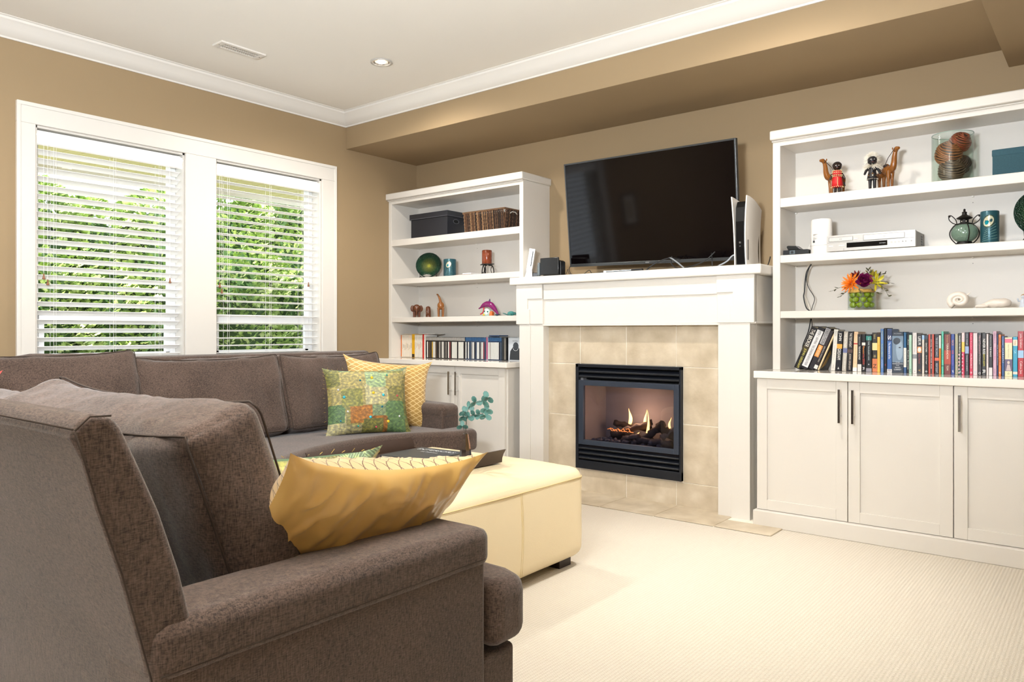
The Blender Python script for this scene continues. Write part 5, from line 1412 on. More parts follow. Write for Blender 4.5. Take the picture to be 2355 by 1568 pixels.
for s_i in (-1, 1):
    MB().tube(smoothpts([(0, s_i * .033, .004), (0, s_i * .060, .035), (0, s_i * .066, .065), (0, s_i * .052, .092), (0, s_i * .034, .108)], 5), .0024, 7).build('cage_wire', M_IRON, la, smooth=True)
la.rotation_euler = (0, 0, math.radians(25))

# third shelf
va = root('flower_arrangement', 'artificial orange, purple and yellow flowers in a round glass vase', 'flower arrangement', (-1.075, 4.335, Z3))
rv = .070; hv = .096
MB().lathe([(rv, 0), (rv, hv), (rv - .003, hv), (rv - .003, .012), (.001, .012)], (0, 0, 0), 44).build('glass_vase', M_VASEGLASS, va, auto=40)
MB().lathe([(rv - .006, .093), (rv - .004, .108), (rv - .01, .112), (.001, .112)], (0, 0, 0), 30).build('moss', C('#b8924a', .9, var=.4, scale=80, bump=1), va)
def petal(mb, T, L, Wd, cup=.3, n_=5):
    vs = []
    for i in range(n_ + 1):
        t = i / n_; w_ = Wd * math.sin(PI * (t * .82 + .12)) ** .8
        z = cup * L * t * t
        vs += [(t * L, -w_ / 2, z), (t * L, 0, z - w_ * .18), (t * L, w_ / 2, z)]
    fs = []
    for i in range(n_):
        a = i * 3
        fs += [(a, a + 1, a + 4, a + 3), (a + 1, a + 2, a + 5, a + 4)]
    mb.add(vs, fs, T)
def flower(name, c, d, layers, col, label=None, inner=None):
    D = Vector(d).normalized(); q = D.to_track_quat('Z', 'Y').to_matrix().to_4x4()
    B_ = Matrix.Translation(c) @ q
    mb = MB(); rr_ = random.Random(hash(name) % 99 if False else len(name) * 7)
    for (n_, L, Wd, el, cup) in layers:
        off = rr_.random()
        for k in range(n_):
            T = B_ @ Matrix.Rotation(2 * PI * (k + off) / n_ + rr_.uniform(-.08, .08), 4, 'Z') @ Matrix.Rotation(-math.radians(el + rr_.uniform(-7, 7)), 4, 'Y') @ Matrix.Translation((.004, 0, 0))
            petal(mb, T, L * rr_.uniform(.88, 1.08), Wd, cup)
    o = mb.build(name, col, va, smooth=True)
    if label: o['label'] = label
    if inner:
        MB().ball(tuple(Vector(c) + D * inner[1]), inner[0], 12, 8).build('flower_centre', inner[2], va, smooth=True)
    return o
flower('flower_head', (-.047, -.028, .145), (-.35, -.8, .35), [(14, .060, .011, 4, .05), (12, .052, .010, 24, .05), (9, .04, .009, 48, .1), (6, .025, .008, 68, .1)], C('#e87a12', .5, var=.25, scale=60), 'orange spiky dahlia')
flower('flower_head', (-.03, .012, .178), (-.2, -.3, .8), [(12, .048, .014, 12, .1), (9, .038, .012, 40, .1), (6, .028, .010, 62, .1)], C('#7a0c14', .5, var=.2, scale=60), 'dark red flower')
flower('flower_head', (.022, -.036, .150), (.15, -.9, .45), [(9, .040, .040, 8, .5), (8, .036, .036, 32, .6), (7, .028, .030, 52, .7), (5, .018, .022, 68, .8)], C('#6e1248', .45, var=.35, scale=50), 'purple ranunculus', (.008, .012, C('#e8b088', .5)))
flower('flower_head', (.075, -.015, .148), (.6, -.7, .3), [(7, .052, .013, 8, .1), (6, .044, .012, 34, .1)], C('#c4b828', .5, var=.3, scale=60), 'yellow green lily')
flower('flower_head', (.045, .018, .180), (.3, -.3, .9), [(8, .044, .014, 30, .1), (6, .036, .012, 60, .1)], C('#b8a83c', .5, var=.3, scale=60), 'yellow lily behind')
def sprig(pts, nleaf, L, mat, name='leaf_sprig', wd=.008):
    P = smoothpts(pts, 4); mb = MB(); mb.tube(P, .0009, 5)
    rr_ = random.Random(nleaf * 13 + int(abs(pts[-1][0]) * 1000))
    for i in range(nleaf):
        t = (i + 1) / nleaf; q = P[min(len(P) - 1, int(t * (len(P) - 1)))]
        dirn = (P[-1] - P[0]).normalized()
        ang = (1 if i % 2 else -1) * rr_.uniform(.5, 1.0)
        T = Matrix.Translation(q) @ dirn.to_track_quat('X', 'Z').to_matrix().to_4x4() @ Matrix.Rotation(rr_.uniform(-1, 1), 4, 'X') @ Matrix.Rotation(ang, 4, 'Z')
        petal(mb, T, L * rr_.uniform(.8, 1.2), wd, .1, 4)
    return mb.build(name, mat, va)
ML = C('#4a4a30', .5, var=.3, scale=60)
for pts, nl in (([(-.06, -.02, .12), (-.10, -.03, .125), (-.145, -.03, .108)], 6), ([(-.06, -.03, .11), (-.08, -.04, .09), (-.10, -.045, .075)], 4),
                ([(.06, -.02, .14), (.10, -.03, .13), (.125, -.035, .10), (.138, -.035, .07)], 7), ([(.07, -.01, .15), (.11, -.01, .15), (.145, -.02, .14)], 6),
                ([(.06, 0, .16), (.085, 0, .185), (.115, -.01, .192)], 5), ([(.05, -.04, .12), (.075, -.05, .10), (.09, -.05, .085)], 4), ([(.0, -.06, .115), (.01, -.07, .10)], 3), ([(.03, 0, .18), (.04, -.01, .20), (.035, -.01, .215)], 4)):
    sprig(pts, nl, .022, ML)
M_APL = C('#8c9c1a', .25, var=.25, scale=40)
k = 0
for lev, (zz, n_, off) in enumerate(((.028, 8, 0), (.056, 8, .39), (.083, 8, 0))):
    spots = sorted([2 * PI * i / n_ + off - PI / 2 for i in range(n_)], key=lambda a: math.cos(a))
    spots = [a for a in spots if math.sin(a) < .25]
    for i, a in enumerate(spots):
        lab_ = 'green apple in the glass vase, %s row, %s from the left' % (('bottom', 'middle', 'top')[lev], ORD[i])
        ap = root('green_apple', lab_, 'apple', (-1.075 + .0475 * math.cos(a), 4.335 + .0475 * math.sin(a), Z3 + zz), (R.uniform(-.5, .5), R.uniform(-.5, .5), 0), group='green apples in the glass vase')
        if k == 0:
            o0 = MB().lathe([(.001, -.0125), (.006, -.0138), (.012, -.010), (.0160, -.001), (.0150, .008), (.009, .0135), (.004, .0125), (.001, .0105)], (0, 0, 0), 16).build('flesh', M_APL, ap, smooth=True)
            s0 = MB().tube([(0, 0, .010), (.001, 0, .016)], .0008, 5).build('stem', C('#3a2a14', .7), ap)
        else:
            for src in (o0, s0):
                c = src.copy(); COL.objects.link(c); c.parent = ap
        k += 1

sh = root('seashell', 'large white spiral seashell on the third shelf of the right bookcase', 'seashell', (-.618, 4.33, Z3))
mb = MB(); vs = []; fs = []
nu, nv = 60, 14
for i in range(nu + 1):
    t = i / nu * 2.3 * 2 * PI; rs_ = .006 + .036 * (i / nu) ** 1.3; tr = .003 + .016 * (i / nu) ** 1.2
    cx_, cz_ = rs_ * math.cos(t + 2.2), .040 + rs_ * .8 * math.sin(t + 2.2)
    for j in range(nv):
        a = 2 * PI * j / nv
        vs.append((cx_ + tr * math.cos(a) * math.cos(t + 2.2), tr * 1.6 * math.sin(a) - .02 * (1 - i / nu), cz_ + tr * math.cos(a) * math.sin(t + 2.2)))
for i in range(nu):
    for j in range(nv):
        a = i * nv + j; b_ = i * nv + (j + 1) % nv
        fs.append((a, b_, b_ + nv, a + nv))
fs.append(tuple(range(nv))); fs.append(tuple(reversed(range(nu * nv, nu * nv + nv))))
zmin = min(v[2] for v in vs); vs = [(v[0], v[1], v[2] - zmin) for v in vs]
mb.add(vs, fs); M_SHELL = C('#e6ddd2', .35, var=.1, scale=40, bump=.3, bscale=80)
mb.build('whorl', M_SHELL, sh, smooth=True)
MB().tube(smoothpts([(.02, -.01, .055), (.038, -.012, .070), (.048, -.012, .078)], 4), [.008, .007, .006, .005, .004, .003, .003, .002, .002], 8).build('lip', M_SHELL, sh, smooth=True)
s2 = root('seashell', 'long flat white shell lying to the right of the spiral one', 'seashell', (-.465, 4.33, Z3))
mb = MB(); mb.tube(smoothpts([(-.085, 0, .006), (-.05, 0, .014), (-.01, 0, .022), (.04, 0, .024), (.062, 0, .016)], 5), [.004, .006, .006, .007, .008, .010, .013, .016, .018, .020, .021, .022, .022, .022, .022, .021, .020, .018, .015, .011, .008], 14)
mb.v = [(v[0], v[1] * 1.5, max(0, v[2] + .004 * noise.noise(Vector(v) * 50))) for v in mb.v]
mb.build('valve', M_SHELL, s2, smooth=True)
mb = MB(); mb.ball((-.055, -.015, .010), (.03, .016, .009)); mb.build('chip', M_SHELL, s2, smooth=True)
s3 = root('porcelain_figurine', 'small pale blue and white porcelain figure at the right picture edge', 'figurine', (-.352, 4.33, Z3))
mb = MB(); mb.lathe([(.020, 0), (.016, .02), (.010, .035), (.006, .042)], (0, 0, 0), 14); mb.ball((0, 0, .052), .011); mb.tube([(-.005, 0, .034), (-.02, -.006, .03), (-.024, -.008, .045)], .004, 8); mb.tube([(.005, 0, .034), (.02, -.006, .03), (.022, -.008, .02)], .004, 8)
mb.build('body', C('#c4ccd8', .2, var=.2, scale=60), s3, remesh=.0018)
MB().ball((0, .002, .056), (.0115, .011, .009)).build('hair', C('#a88a6a', .4), s3, smooth=True)

cable('cable', 'thick black cable hanging down inside the left side of the right bookcase', [(-1.372, 4.44, 1.448), (-1.40, 4.44, 1.40), (-1.41, 4.44, 1.30), (-1.415, 4.44, 1.26), (-1.40, 4.44, 1.20), (-1.375, 4.44, 1.178)], .0035, M_BLACK, 'cables hanging in the right bookcase')
cable('cable', 'thin black cable hanging beside the thicker one above the third shelf', [(-1.375, 4.44, 1.448), (-1.39, 4.44, 1.41), (-1.400, 4.44, 1.36), (-1.385, 4.44, 1.31), (-1.355, 4.44, 1.255), (-1.365, 4.44, 1.21), (-1.375, 4.44, 1.178)], .002, M_BLACK, 'cables hanging in the right bookcase')
cable('cable', 'black cable below the third shelf running down behind the leaning books', [(-1.375, 4.44, 1.137), (-1.39, 4.44, 1.06), (-1.42, 4.44, .98), (-1.415, 4.44, .92), (-1.385, 4.44, .89)], .0032, M_BLACK, 'cables hanging in the right bookcase')
cable('cable', 'thin black cable below the third shelf ending above the leaning books', [(-1.372, 4.44, 1.137), (-1.365, 4.44, 1.08), (-1.350, 4.44, 1.03), (-1.365, 4.44, 1.0), (-1.37, 4.44, .95), (-1.35, 4.44, .93)], .002, M_BLACK, 'cables hanging in the right bookcase')
cable('cable', 'thin white cable hanging beside the black ones in the right bookcase', [(-1.39, 4.45, 1.448), (-1.42, 4.45, 1.38), (-1.425, 4.45, 1.31), (-1.40, 4.45, 1.24), (-1.38, 4.45, 1.178)], .0018, C('#e8dfce', .5), 'cables hanging in the right bookcase')
tag(MB().lathe([(.017, 0), (.017, .003), (.001, .004)], T=Matrix.Translation((-1.372 + .03, YB - .0125, 1.075)) @ Matrix.Rotation(PI / 2, 4, 'X'), seg=24).build('wall_disc', C('#efe8dc', .5), smooth=False), 'pale round plastic cap on the bookcase back above the leaning books', 'cap')

# ================================================================== SECTIONAL SOFA
so = root('sectional_sofa', 'large brown linen corner sofa under the windows and in the foreground', 'sofa', (-3.0, 1.6, 0), world=True)
def outline_smooth(pts, n_=4): return [(p.x, p.y) for p in smoothpts([(a, b_, 0) for a, b_ in pts], n_)]
front = outline_smooth([(-3.06, 3.46), (-3.10, 3.30), (-3.22, 3.12), (-3.29, 2.95), (-3.30, 2.70), (-3.24, 2.40), (-3.10, 2.12), (-2.86, 1.84), (-2.50, 1.62), (-2.10, 1.48), (-1.60, 1.39), (-1.10, 1.365)])
far_pts = [p for p in front if p[1] > 1.98]; near_pts = [p for p in front if p[0] > -2.12]
mid_pts = [far_pts[-1]] + [p for p in front if p[1] <= 1.98 and p[0] <= -2.12] + [near_pts[0]]
def seat(name, poly, z0, z1, bev=.035):
    return MB().prism(poly, z0, z1, 'z').build(name, M_SOFA, so, bev=bev, bseg=4)
seat('seat_cushion', [(-4.10, far_pts[-1][1]), (-4.10, 3.36), (-3.27, 3.36), (-3.27, 3.50), (-3.12, 3.50)] + far_pts, .335, .462)
seat('seat_cushion', [(-4.10, far_pts[-1][1]), (-4.10, .62), (near_pts[0][0], .62)][0:3] + list(reversed(mid_pts)), .335, .470)
seat('seat_cushion', [(near_pts[0][0], .62), (-1.21, .62), (-1.21, 1.225), (-1.035, 1.225), (-1.035, 1.34)] + list(reversed(near_pts)), .375, .520)
base = [(-4.18, .5), (-4.18, 3.50), (-3.30, 3.50)] + [(p[0] - .045, p[1] - .03) for p in front] + [(-1.06, 1.325), (-1.06, .56), (-1.2, .5)]
MB().prism(base, .05, .365, 'z').build('base', M_SOFA, so, bev=.012, bseg=3)
# backs: profile in depth / height, extruded along the run
nb_prof = [(.400, .925), (.405, .945), (.425, .955), (.450, .950), (.462, .935), (.488, .875), (.515, .81), (.544, .72), (.560, .652), (.60, .45), (.60, .10), (.505, .08), (.500, .58), (.485, .642), (.461, .735), (.432, .826), (.414, .895)]
MB().prism(nb_prof, -4.26, -1.051, 'x').build('back_frame', M_SOFA, so, bev=.012, bseg=3)
fb_prof = [(-4.275, .08), (-4.285, .55), (-4.265, .85), (-4.235, .915), (-4.20, .928), (-4.16, .92), (-4.14, .87), (-4.08, .45), (-4.08, .08)]
MB().prism(fb_prof, .45, 3.535, 'y').build('back_frame', M_SOFA, so, bev=.012, bseg=3)
# arms
def arm(x0, x1, y0, y1, z0, z1, nm='arm'):
    return box(so, nm, x0, x1, y0, y1, z0, z1, M_SOFA, .028, 5)
box(so, 'arm', -1.196, -1.045, .500, 1.207, .04, .615, M_SOFA, .010, 3)
vs, fs = cushion_verts(.080, .362, .043, .026, n=24, puff=(0, 0, .008), wr=.002)
MB().add(vs, fs, Matrix.Translation((-1.1195, .860, .606))).build('arm_top', M_SOFA, so, smooth=True)
box(so, 'arm', -4.15, -3.275, 3.372, 3.522, .04, .572, M_SOFA, .012, 3)
vs, fs = cushion_verts(.445, .078, .045, .036, n=20, puff=(0, 0, .006), wr=.002)
MB().add(vs, fs, Matrix.Translation((-3.71, 3.447, .560))).build('arm_top', M_SOFA, so, smooth=True)
# piping seams
def seam(pts, r=.0014):
    return MB().tube(pts, r, 6).build('piping', M_PIPING, so, smooth=True)
seam([(-1.0505, y, z) for y, z in ((.505, .56), (.485, .642), (.461, .735), (.432, .826), (.412, .90), (.402, .932))])
seam([(-1.052, .40, .937), (-2.6, .398, .937), (-4.2, .398, .937)])
seam([(-1.0505, .402, .935), (-1.0505, .42, .952), (-1.0505, .447, .951)])
seam([(-1.0405, .51, .580), (-1.0405, .84, .582), (-1.0405, 1.20, .584)], .0012)
# back cushions
def sofa_cushion(c, s, rot, seed, wr=.016, fold=None, nn=34):
    return cushion(so, 'back_cushion', c, s, M_SOFA, rot=rot, r=.04, n=nn, puff=(.02, .03, .012), wr=wr, seed=seed, fold=fold, seam_ax=0 if s[0] < s[1] else 1)
def peak(q, a, b, c):      # droop between raised corners on the top edge
    if c > .3: q.z -= .030 * (1 - abs(a) ** 3) * (c - .3) / .7
    return q
def peakY(q, a, b, c):
    if c > .3: q.z -= .028 * (1 - abs(b) ** 3) * (c - .3) / .7
    return q
# far run along the windows: thin in x, wide in y
th = math.radians(-17)
sofa_cushion((-3.885, 1.33, .715), (.23, .86, .50), (0, th, 0), 1, fold=peakY)
sofa_cushion((-3.865, 2.15, .690), (.21, .83, .475), (0, th, math.radians(-2)), 2, fold=peakY)
sofa_cushion((-3.875, 2.965, .688), (.21, .80, .47), (0, th, math.radians(3)), 3, fold=peakY)
# near run: thin in y, wide in x
th2 = math.radians(13)
def peakL(q, a, b, c):
    if c > .3:
        k_ = (c - .3) / .7
        q.z += (.022 * max(0, -a) ** 4 - .016 * (1 - abs(a) ** 3)) * k_
    return q
sofa_cushion((-1.585, .745, .712), (.80, .165, .452), (math.radians(19), 0, math.radians(2)), 4, wr=.014, fold=peakL, nn=46)
sofa_cushion((-2.42, .705, .700), (.84, .16, .445), (th2, 0, 0), 5, fold=peak)
sofa_cushion((-3.28, .72, .705), (.84, .17, .46), (th2, 0, math.radians(-4)), 6, fold=peak)

# ---------------- loose cushions
def goldmat(name, base, line, sc, thick, pat=True, rot=0, rough=.32):
    m, nt, b = newmat(name)
    tc = N(nt, 'TexCoord')
    b.inputs['Base Color'].default_value = lin(base); b.inputs['Roughness'].default_value = rough; b.inputs['Sheen Weight'].default_value = .3
    b.inputs['Coat Weight'].default_value = .12; b.inputs['Coat Roughness'].default_value = .3
    no = N(nt, 'TexNoise'); no.inputs['Scale'].default_value = 9; no.inputs['Detail'].default_value = 2; nt.links.new(tc.outputs['UV'], no.inputs['Vector'])
    if pat:
        fs_ = []
        for ang in (0.62, -0.62):
            mp = N(nt, 'Mapping'); mp.inputs['Rotation'].default_value = (0, 0, ang + rot); mp.inputs['Scale'].default_value = (sc, sc, 1)
            nt.links.new(tc.outputs['UV'], mp.inputs[0])
            sp = N(nt, 'SeparateXYZ'); nt.links.new(mp.outputs[0], sp.inputs[0])
            ad = N(nt, 'Math', operation='MULTIPLY_ADD'); ad.inputs[1].default_value = .35; nt.links.new(no.outputs['Fac'], ad.inputs[0]); nt.links.new(sp.outputs['Y'], ad.inputs[2])
            fr = N(nt, 'Math', operation='FRACT'); nt.links.new(ad.outputs[0], fr.inputs[0])
            lt = N(nt, 'Math', operation='LESS_THAN'); lt.inputs[1].default_value = thick; nt.links.new(fr.outputs[0], lt.inputs[0])
            fs_.append((lt, fr))
        mx = N(nt, 'Math', operation='MAXIMUM'); nt.links.new(fs_[0][0].outputs[0], mx.inputs[0]); nt.links.new(fs_[1][0].outputs[0], mx.inputs[1])
        mc = N(nt, 'Mix', data_type='RGBA'); mc.inputs[6].default_value = lin(base); mc.inputs[7].default_value = lin(line)
        nt.links.new(mx.outputs[0], mc.inputs[0]); nt.links.new(mc.outputs[2], b.inputs['Base Color'])
        bu = N(nt, 'Bump'); bu.inputs['Strength'].default_value = .7; bu.inputs['Distance'].default_value = .004; bu.invert = True
        nt.links.new(mx.outputs[0], bu.inputs['Height']); nt.links.new(bu.outputs[0], b.inputs['Normal'])
    return m
M_GOLDP = goldmat('gold_pintuck_satin', '#e6c48c', '#6a4416', 27, .085)
M_GOLDP2 = goldmat('gold_pintuck_satin_fine', '#b9924e', '#efd69c', 17, .14)
M_GOLD = goldmat('gold_satin', '#e8bd6c', '#000000', 1, .1, pat=False, rough=.26)
# foreground gold cushion, standing on its edge against the arm
def pillow(name, label, W_, H_, T_, mats, loc, rot_m, **k):
    p = root(name, label, 'cushion', loc, group=None)
    p.rotation_euler = rot_m.to_euler()
    mb = pillow_mb(W_, H_, T_, **k)
    mb.build('cover', mats, p, smooth=True)
    return p
gp = pillow('throw_cushion', 'shiny gold satin cushion with a pintucked front, leaning on the foreground arm', 0.545, .42, .17, [M_GOLDP, M_GOLD],
            (-1.240, 1.003, .645), Matrix.Rotation(math.radians(-91), 4, 'Z') @ Matrix.Rotation(math.radians(-36), 4, 'X') @ Matrix.Rotation(math.radians(-9), 4, 'Y'),
            n=70, seed=3, pinch=.07, ear=.012, wr=.006, tf=1.15, tb=.7, folds=.009, sag=.02)

g2 = pillow('throw_cushion', 'gold cushion with fine pintucked diamonds, standing behind the embroidered one', .56, .43, .15, [M_GOLDP2, M_GOLD],
            (-3.60, 3.215, .668), Matrix.Rotation(math.radians(68), 4, 'Z') @ Matrix.Rotation(math.radians(-14), 4, 'X') @ Matrix.Rotation(math.radians(6), 4, 'Y'), n=30, seed=5, wr=.004)

def embmat():
    m, nt, b = newmat('embroidered_patchwork')
    tc = N(nt, 'TexCoord')
    mp = N(nt, 'Mapping'); mp.inputs['Scale'].default_value = (3.9, 3.9, 1); nt.links.new(tc.outputs['UV'], mp.inputs[0])
    v = N(nt, 'TexVoronoi', distance='CHEBYCHEV'); v.inputs['Scale'].default_value = 1; v.inputs['Randomness'].default_value = .55; nt.links.new(mp.outputs[0], v.inputs['Vector'])
    sp = N(nt, 'SeparateColor'); nt.links.new(v.outputs['Color'], sp.inputs[0])
    r = ramp(nt, [(0, lin('#8c8c52')), (.22, lin('#a79c6a')), (.38, lin('#6f9468')), (.5, lin('#bdb894')), (.66, lin('#9a9460')), (.86, lin('#b0763c')), (.93, lin('#9ab08c'))])
    r.color_ramp.interpolation = 'CONSTANT'; nt.links.new(sp.outputs[0], r.inputs[0])
    # concentric diamond weave
    mp2 = N(nt, 'Mapping'); mp2.inputs['Rotation'].default_value = (0, 0, .785); mp2.inputs['Scale'].default_value = (7, 7, 1); nt.links.new(tc.outputs['UV'], mp2.inputs[0])
    v2 = N(nt, 'TexVoronoi', distance='CHEBYCHEV'); v2.inputs['Randomness'].default_value = 0; v2.inputs['Scale'].default_value = 1; nt.links.new(mp2.outputs[0], v2.inputs['Vector'])
    mu = N(nt, 'Math', operation='MULTIPLY'); mu.inputs[1].default_value = 12; nt.links.new(v2.outputs['Distance'], mu.inputs[0])
    fr = N(nt, 'Math', operation='FRACT'); nt.links.new(mu.outputs[0], fr.inputs[0])
    gt = N(nt, 'Math', operation='GREATER_THAN'); gt.inputs[1].default_value = .55; nt.links.new(fr.outputs[0], gt.inputs[0])
    sc = N(nt, 'Math', operation='MULTIPLY'); sc.inputs[1].default_value = .55; nt.links.new(gt.outputs[0], sc.inputs[0])
    gm = N(nt, 'Math', operation='GREATER_THAN'); gm.inputs[1].default_value = .4; nt.links.new(sp.outputs[1], gm.inputs[0])
    s2_ = N(nt, 'Math', operation='MULTIPLY'); nt.links.new(sc.outputs[0], s2_.inputs[0]); nt.links.new(gm.outputs[0], s2_.inputs[1])
    mc = N(nt, 'Mix', data_type='RGBA'); nt.links.new(s2_.outputs[0], mc.inputs[0]); nt.links.new(r.outputs[0], mc.inputs[6]); mc.inputs[7].default_value = lin('#2e2a14')
    no = N(nt, 'TexNoise'); no.inputs['Scale'].default_value = 28; no.inputs['Detail'].default_value = 4; nt.links.new(tc.outputs['UV'], no.inputs['Vector'])
    r2 = ramp(nt, [(.38, lin('#3c4a22')), (.5, lin('#808080')), (.64, lin('#d8cf8a'))]); nt.links.new(no.outputs['Fac'], r2.inputs[0])
    m2 = N(nt, 'Mix', data_type='RGBA', blend_type='OVERLAY'); m2.inputs[0].default_value = .55; nt.links.new(mc.outputs[2], m2.inputs[6]); nt.links.new(r2.outputs[0], m2.inputs[7])
    nt.links.new(m2.outputs[2], b.inputs['Base Color']); b.inputs['Roughness'].default_value = .6
    bu = N(nt, 'Bump'); bu.inputs['Strength'].default_value = .8; bu.inputs['Distance'].default_value = .004; nt.links.new(no.outputs['Fac'], bu.inputs['Height']); nt.links.new(bu.outputs[0], b.inputs['Normal'])
    return m
M_EMB = embmat(); M_EMBB = C('#3d5a34', .6, var=.3, scale=20)
def embroidered(label, loc, rot, s=.47, seed=1):
    p = pillow('throw_cushion', label, s, s * .80, .14, [M_EMB, M_EMBB], loc, rot, n=30, seed=seed, pinch=.06, ear=.012, wr=.005)
    q = random.Random(seed); cols = ['#3fb0c4', '#d8d8e0', '#1e6f8a', '#e0c030', '#2f8a7a', '#c04a5a']
    T_ = .14
    for i, (u, v) in enumerate(((-.62, .1), (-.55, -.35), (-.2, .62), (.1, .7), (.5, .78), (.72, .1), (.35, .12), (-.75, .35), (.3, -.25), (.45, -.7), (-.3, -.8), (.15, -.85), (.0, -.55), (.75, -.55), (-.72, -.62), (.1, .2))):
        e = (1 - abs(u) ** 2.4) * (1 - abs(v) ** 2.4); y = -T_ / 2 * e ** .55 - .002
        r_ = .006 if i % 3 else .009
        MB().ball((u * s / 2 * .96, y, v * s * .4 * .96), (r_, .003, r_), 8, 5).build('bead', C(cols[i % 6], .12, .3), p, smooth=True)
    mb = MB()
    for i in range(60):
        t = i / 60 * 2 * PI; u = max(-1, min(1, 1.35 * math.cos(t))); v = max(-1, min(1, 1.35 * math.sin(t)))
        a = Vector((u * s / 2, 0, v * s * .4)); mb.tube([a, a * 1.03 + Vector((q.uniform(-.006, .006), q.uniform(-.006, .006), q.uniform(-.004, .008)))], .0007, 3)
    o = mb.build('fringe', C('#b89a4a', .8), p); o['kind'] = 'stuff'
    return p
embroidered('green and gold embroidered patchwork cushion on the window side of the sofa', (-3.47, 2.935, .648), Matrix.Rotation(math.radians(62), 4, 'Z') @ Matrix.Rotation(math.radians(-16), 4, 'X'), .49, 2)
embroidered('green embroidered cushion mostly hidden behind the foreground gold cushion', (-1.62, 1.12, .600), Matrix.Rotation(math.radians(70), 4, 'Z') @ Matrix.Rotation(math.radians(20), 4, 'X'), .42, 4)
pillow('throw_cushion', 'red cushion just showing at the left picture edge', .42, .42, .14, [C('#c04a44', .7, var=.1), C('#b8423c', .7, var=.1)], (-3.62, .86, .685), Matrix.Rotation(math.radians(50), 4, 'Z') @ Matrix.Rotation(math.radians(-16), 4, 'X'), n=20, seed=8)

# ================================================================== OTTOMAN
ot = root('ottoman', 'large square cream leather ottoman in front of the sofa', 'ottoman', (-2.40, 2.405, 0), world=True)
OX0, OX1, OY0, OY1 = -2.885, -1.895, 1.92, 2.89
vs, fs = cushion_verts((OX1 - OX0) / 2, (OY1 - OY0) / 2, .205, .055, n=30, puff=(.012, .012, .022), wr=.003, seed=2)
MB().add(vs, fs, Matrix.Translation(((OX0 + OX1) / 2, (OY0 + OY1) / 2, .245))).build('cover', M_LEATHER, ot, smooth=True)
M_STITCH = C('#dcc590', .6)
xm, ym = (OX0 + OX1) / 2, (OY0 + OY1) / 2
def xo(t): return OX1 + .012 * (1 - t * t)
def ring(z, off):
    pts = []
    hx_, hy_ = (OX1 - OX0) / 2, (OY1 - OY0) / 2; r_ = .055
    c_ = (z - .245) / .205; k_ = 1 - c_ * c_
    n_ = 12
    for cx_, cy_, a0 in ((hx_ - r_, hy_ - r_, 0), (-hx_ + r_, hy_ - r_, PI / 2), (-hx_ + r_, -hy_ + r_, PI), (hx_ - r_, -hy_ + r_, 1.5 * PI)):
        for q in range(5):
            a = a0 + q / 4 * PI / 2
            pts.append((xm + cx_ + r_ * math.cos(a), ym + cy_ + r_ * math.sin(a), z))
        nx_, ny_ = math.cos(a0 + PI / 2), math.sin(a0 + PI / 2)
        ux, uy = -ny_, nx_
        L2 = (hy_ - r_) if abs(nx_) > .5 else (hx_ - r_)
        for q in range(1, n_):
            s = -1 + 2 * q / n_
            bul = .012 * (1 - s * s) * k_
            hh_ = hx_ if abs(nx_) > .5 else hy_
            pts.append((xm + nx_ * (hh_ + bul) + ux * L2 * s, ym + ny_ * (hh_ + bul) + uy * L2 * s, z))
    return [tuple(Vector(p_) + Vector(((p_[0] - xm), (p_[1] - ym), 0)).normalized() * off for p_ in [q_])[0] for q_ in pts for p_ in [q_]]
MB().tube(ring(.405, .001), .0026, 6, cyc=True).build('seam', M_STITCH, ot, smooth=True)
MB().tube(ring(.398, .001), .0012, 5, cyc=True).build('stitching', M_STITCH, ot, smooth=True)
mb = MB()
for (x_, y_) in ((OX1 + .0125, ym), ):
    for d in (-.005, .005): mb.tube([(x_ - .012 * (((z_ - .245) / .205) ** 2), y_ + d, z_) for z_ in [.06 + .345 * q / 10 for q in range(11)]], .0012, 5)
for d in (-.005, .005): mb.tube([(xm + d, OY0 - .0125 + .012 * (((z_ - .245) / .205) ** 2), z_) for z_ in [.06 + .345 * q / 10 for q in range(11)]], .0012, 5)
mb.build('stitching', M_STITCH, ot, smooth=True)
for x_ in (OX0 + .05, OX1 - .14):
    for y_ in (OY0 + .05, OY1 - .14):
        box(ot, 'foot', x_, x_ + .09, y_, y_ + .09, .0, .045, C('#2a1a12', .5), .002)
# ---------------- tray
tr = root('serving_tray', 'dark brown wooden tray with flared sides on the ottoman', 'tray', (-2.46, 2.42, .470), world=True)
M_WENGE = C('#36241a', .45, var=.2, scale=20)
TX0, TX1, TY0, TY1 = -2.74, -2.175, 1.99, 2.62
box(tr, 'bottom', TX0, TX1, TY0, TY1, .472, .480, M_WENGE, .001)
def flare(x, s):
    pr = [(0, .472), (.004, .495), (.012, .515), (.026, .533), (.031, .532), (.018, .512), (.010, .492), (.008, .472)]
    MB().prism([(x + s * a, z) for a, z in pr], TY0, TY1, 'y').build('side', M_WENGE, tr, auto=50)
flare(TX1 - .004, 1); flare(TX0 + .004, -1)
box(tr, 'end_lip', TX0, TX1, TY1 - .008, TY1, .478, .488, M_WENGE, .002)
box(tr, 'end_lip', TX0, TX1, TY0, TY0 + .008, .478, .488, M_WENGE, .002)
bo = root('coffee_table_book', 'dark charcoal book with white lettering lying in the tray', 'book', (-2.50, 2.45, .4805), (0, 0, math.radians(4)))
mb = MB(); mb.box(-.14, .14, -.14, .14, 0, .003); mb.box(-.14, .14, -.14, .14, .016, .019); mb.box(-.14, -.137, -.14, .14, 0, .019)
mb.build('cover', C('#30353a', .4, var=.05), bo, bev=.001)
box(bo, 'pages', -.136, .136, -.136, .136, .003, .016, M_PAGES, 0)
text(bo, 'INTERIORS', .22, .03, C('#d8dce0', .5, var=0), (0, .09, .0192), 'top')
text(bo, 'at home', .10, .018, C('#d8dce0', .5, var=0), (0, .04, .0192), 'top')
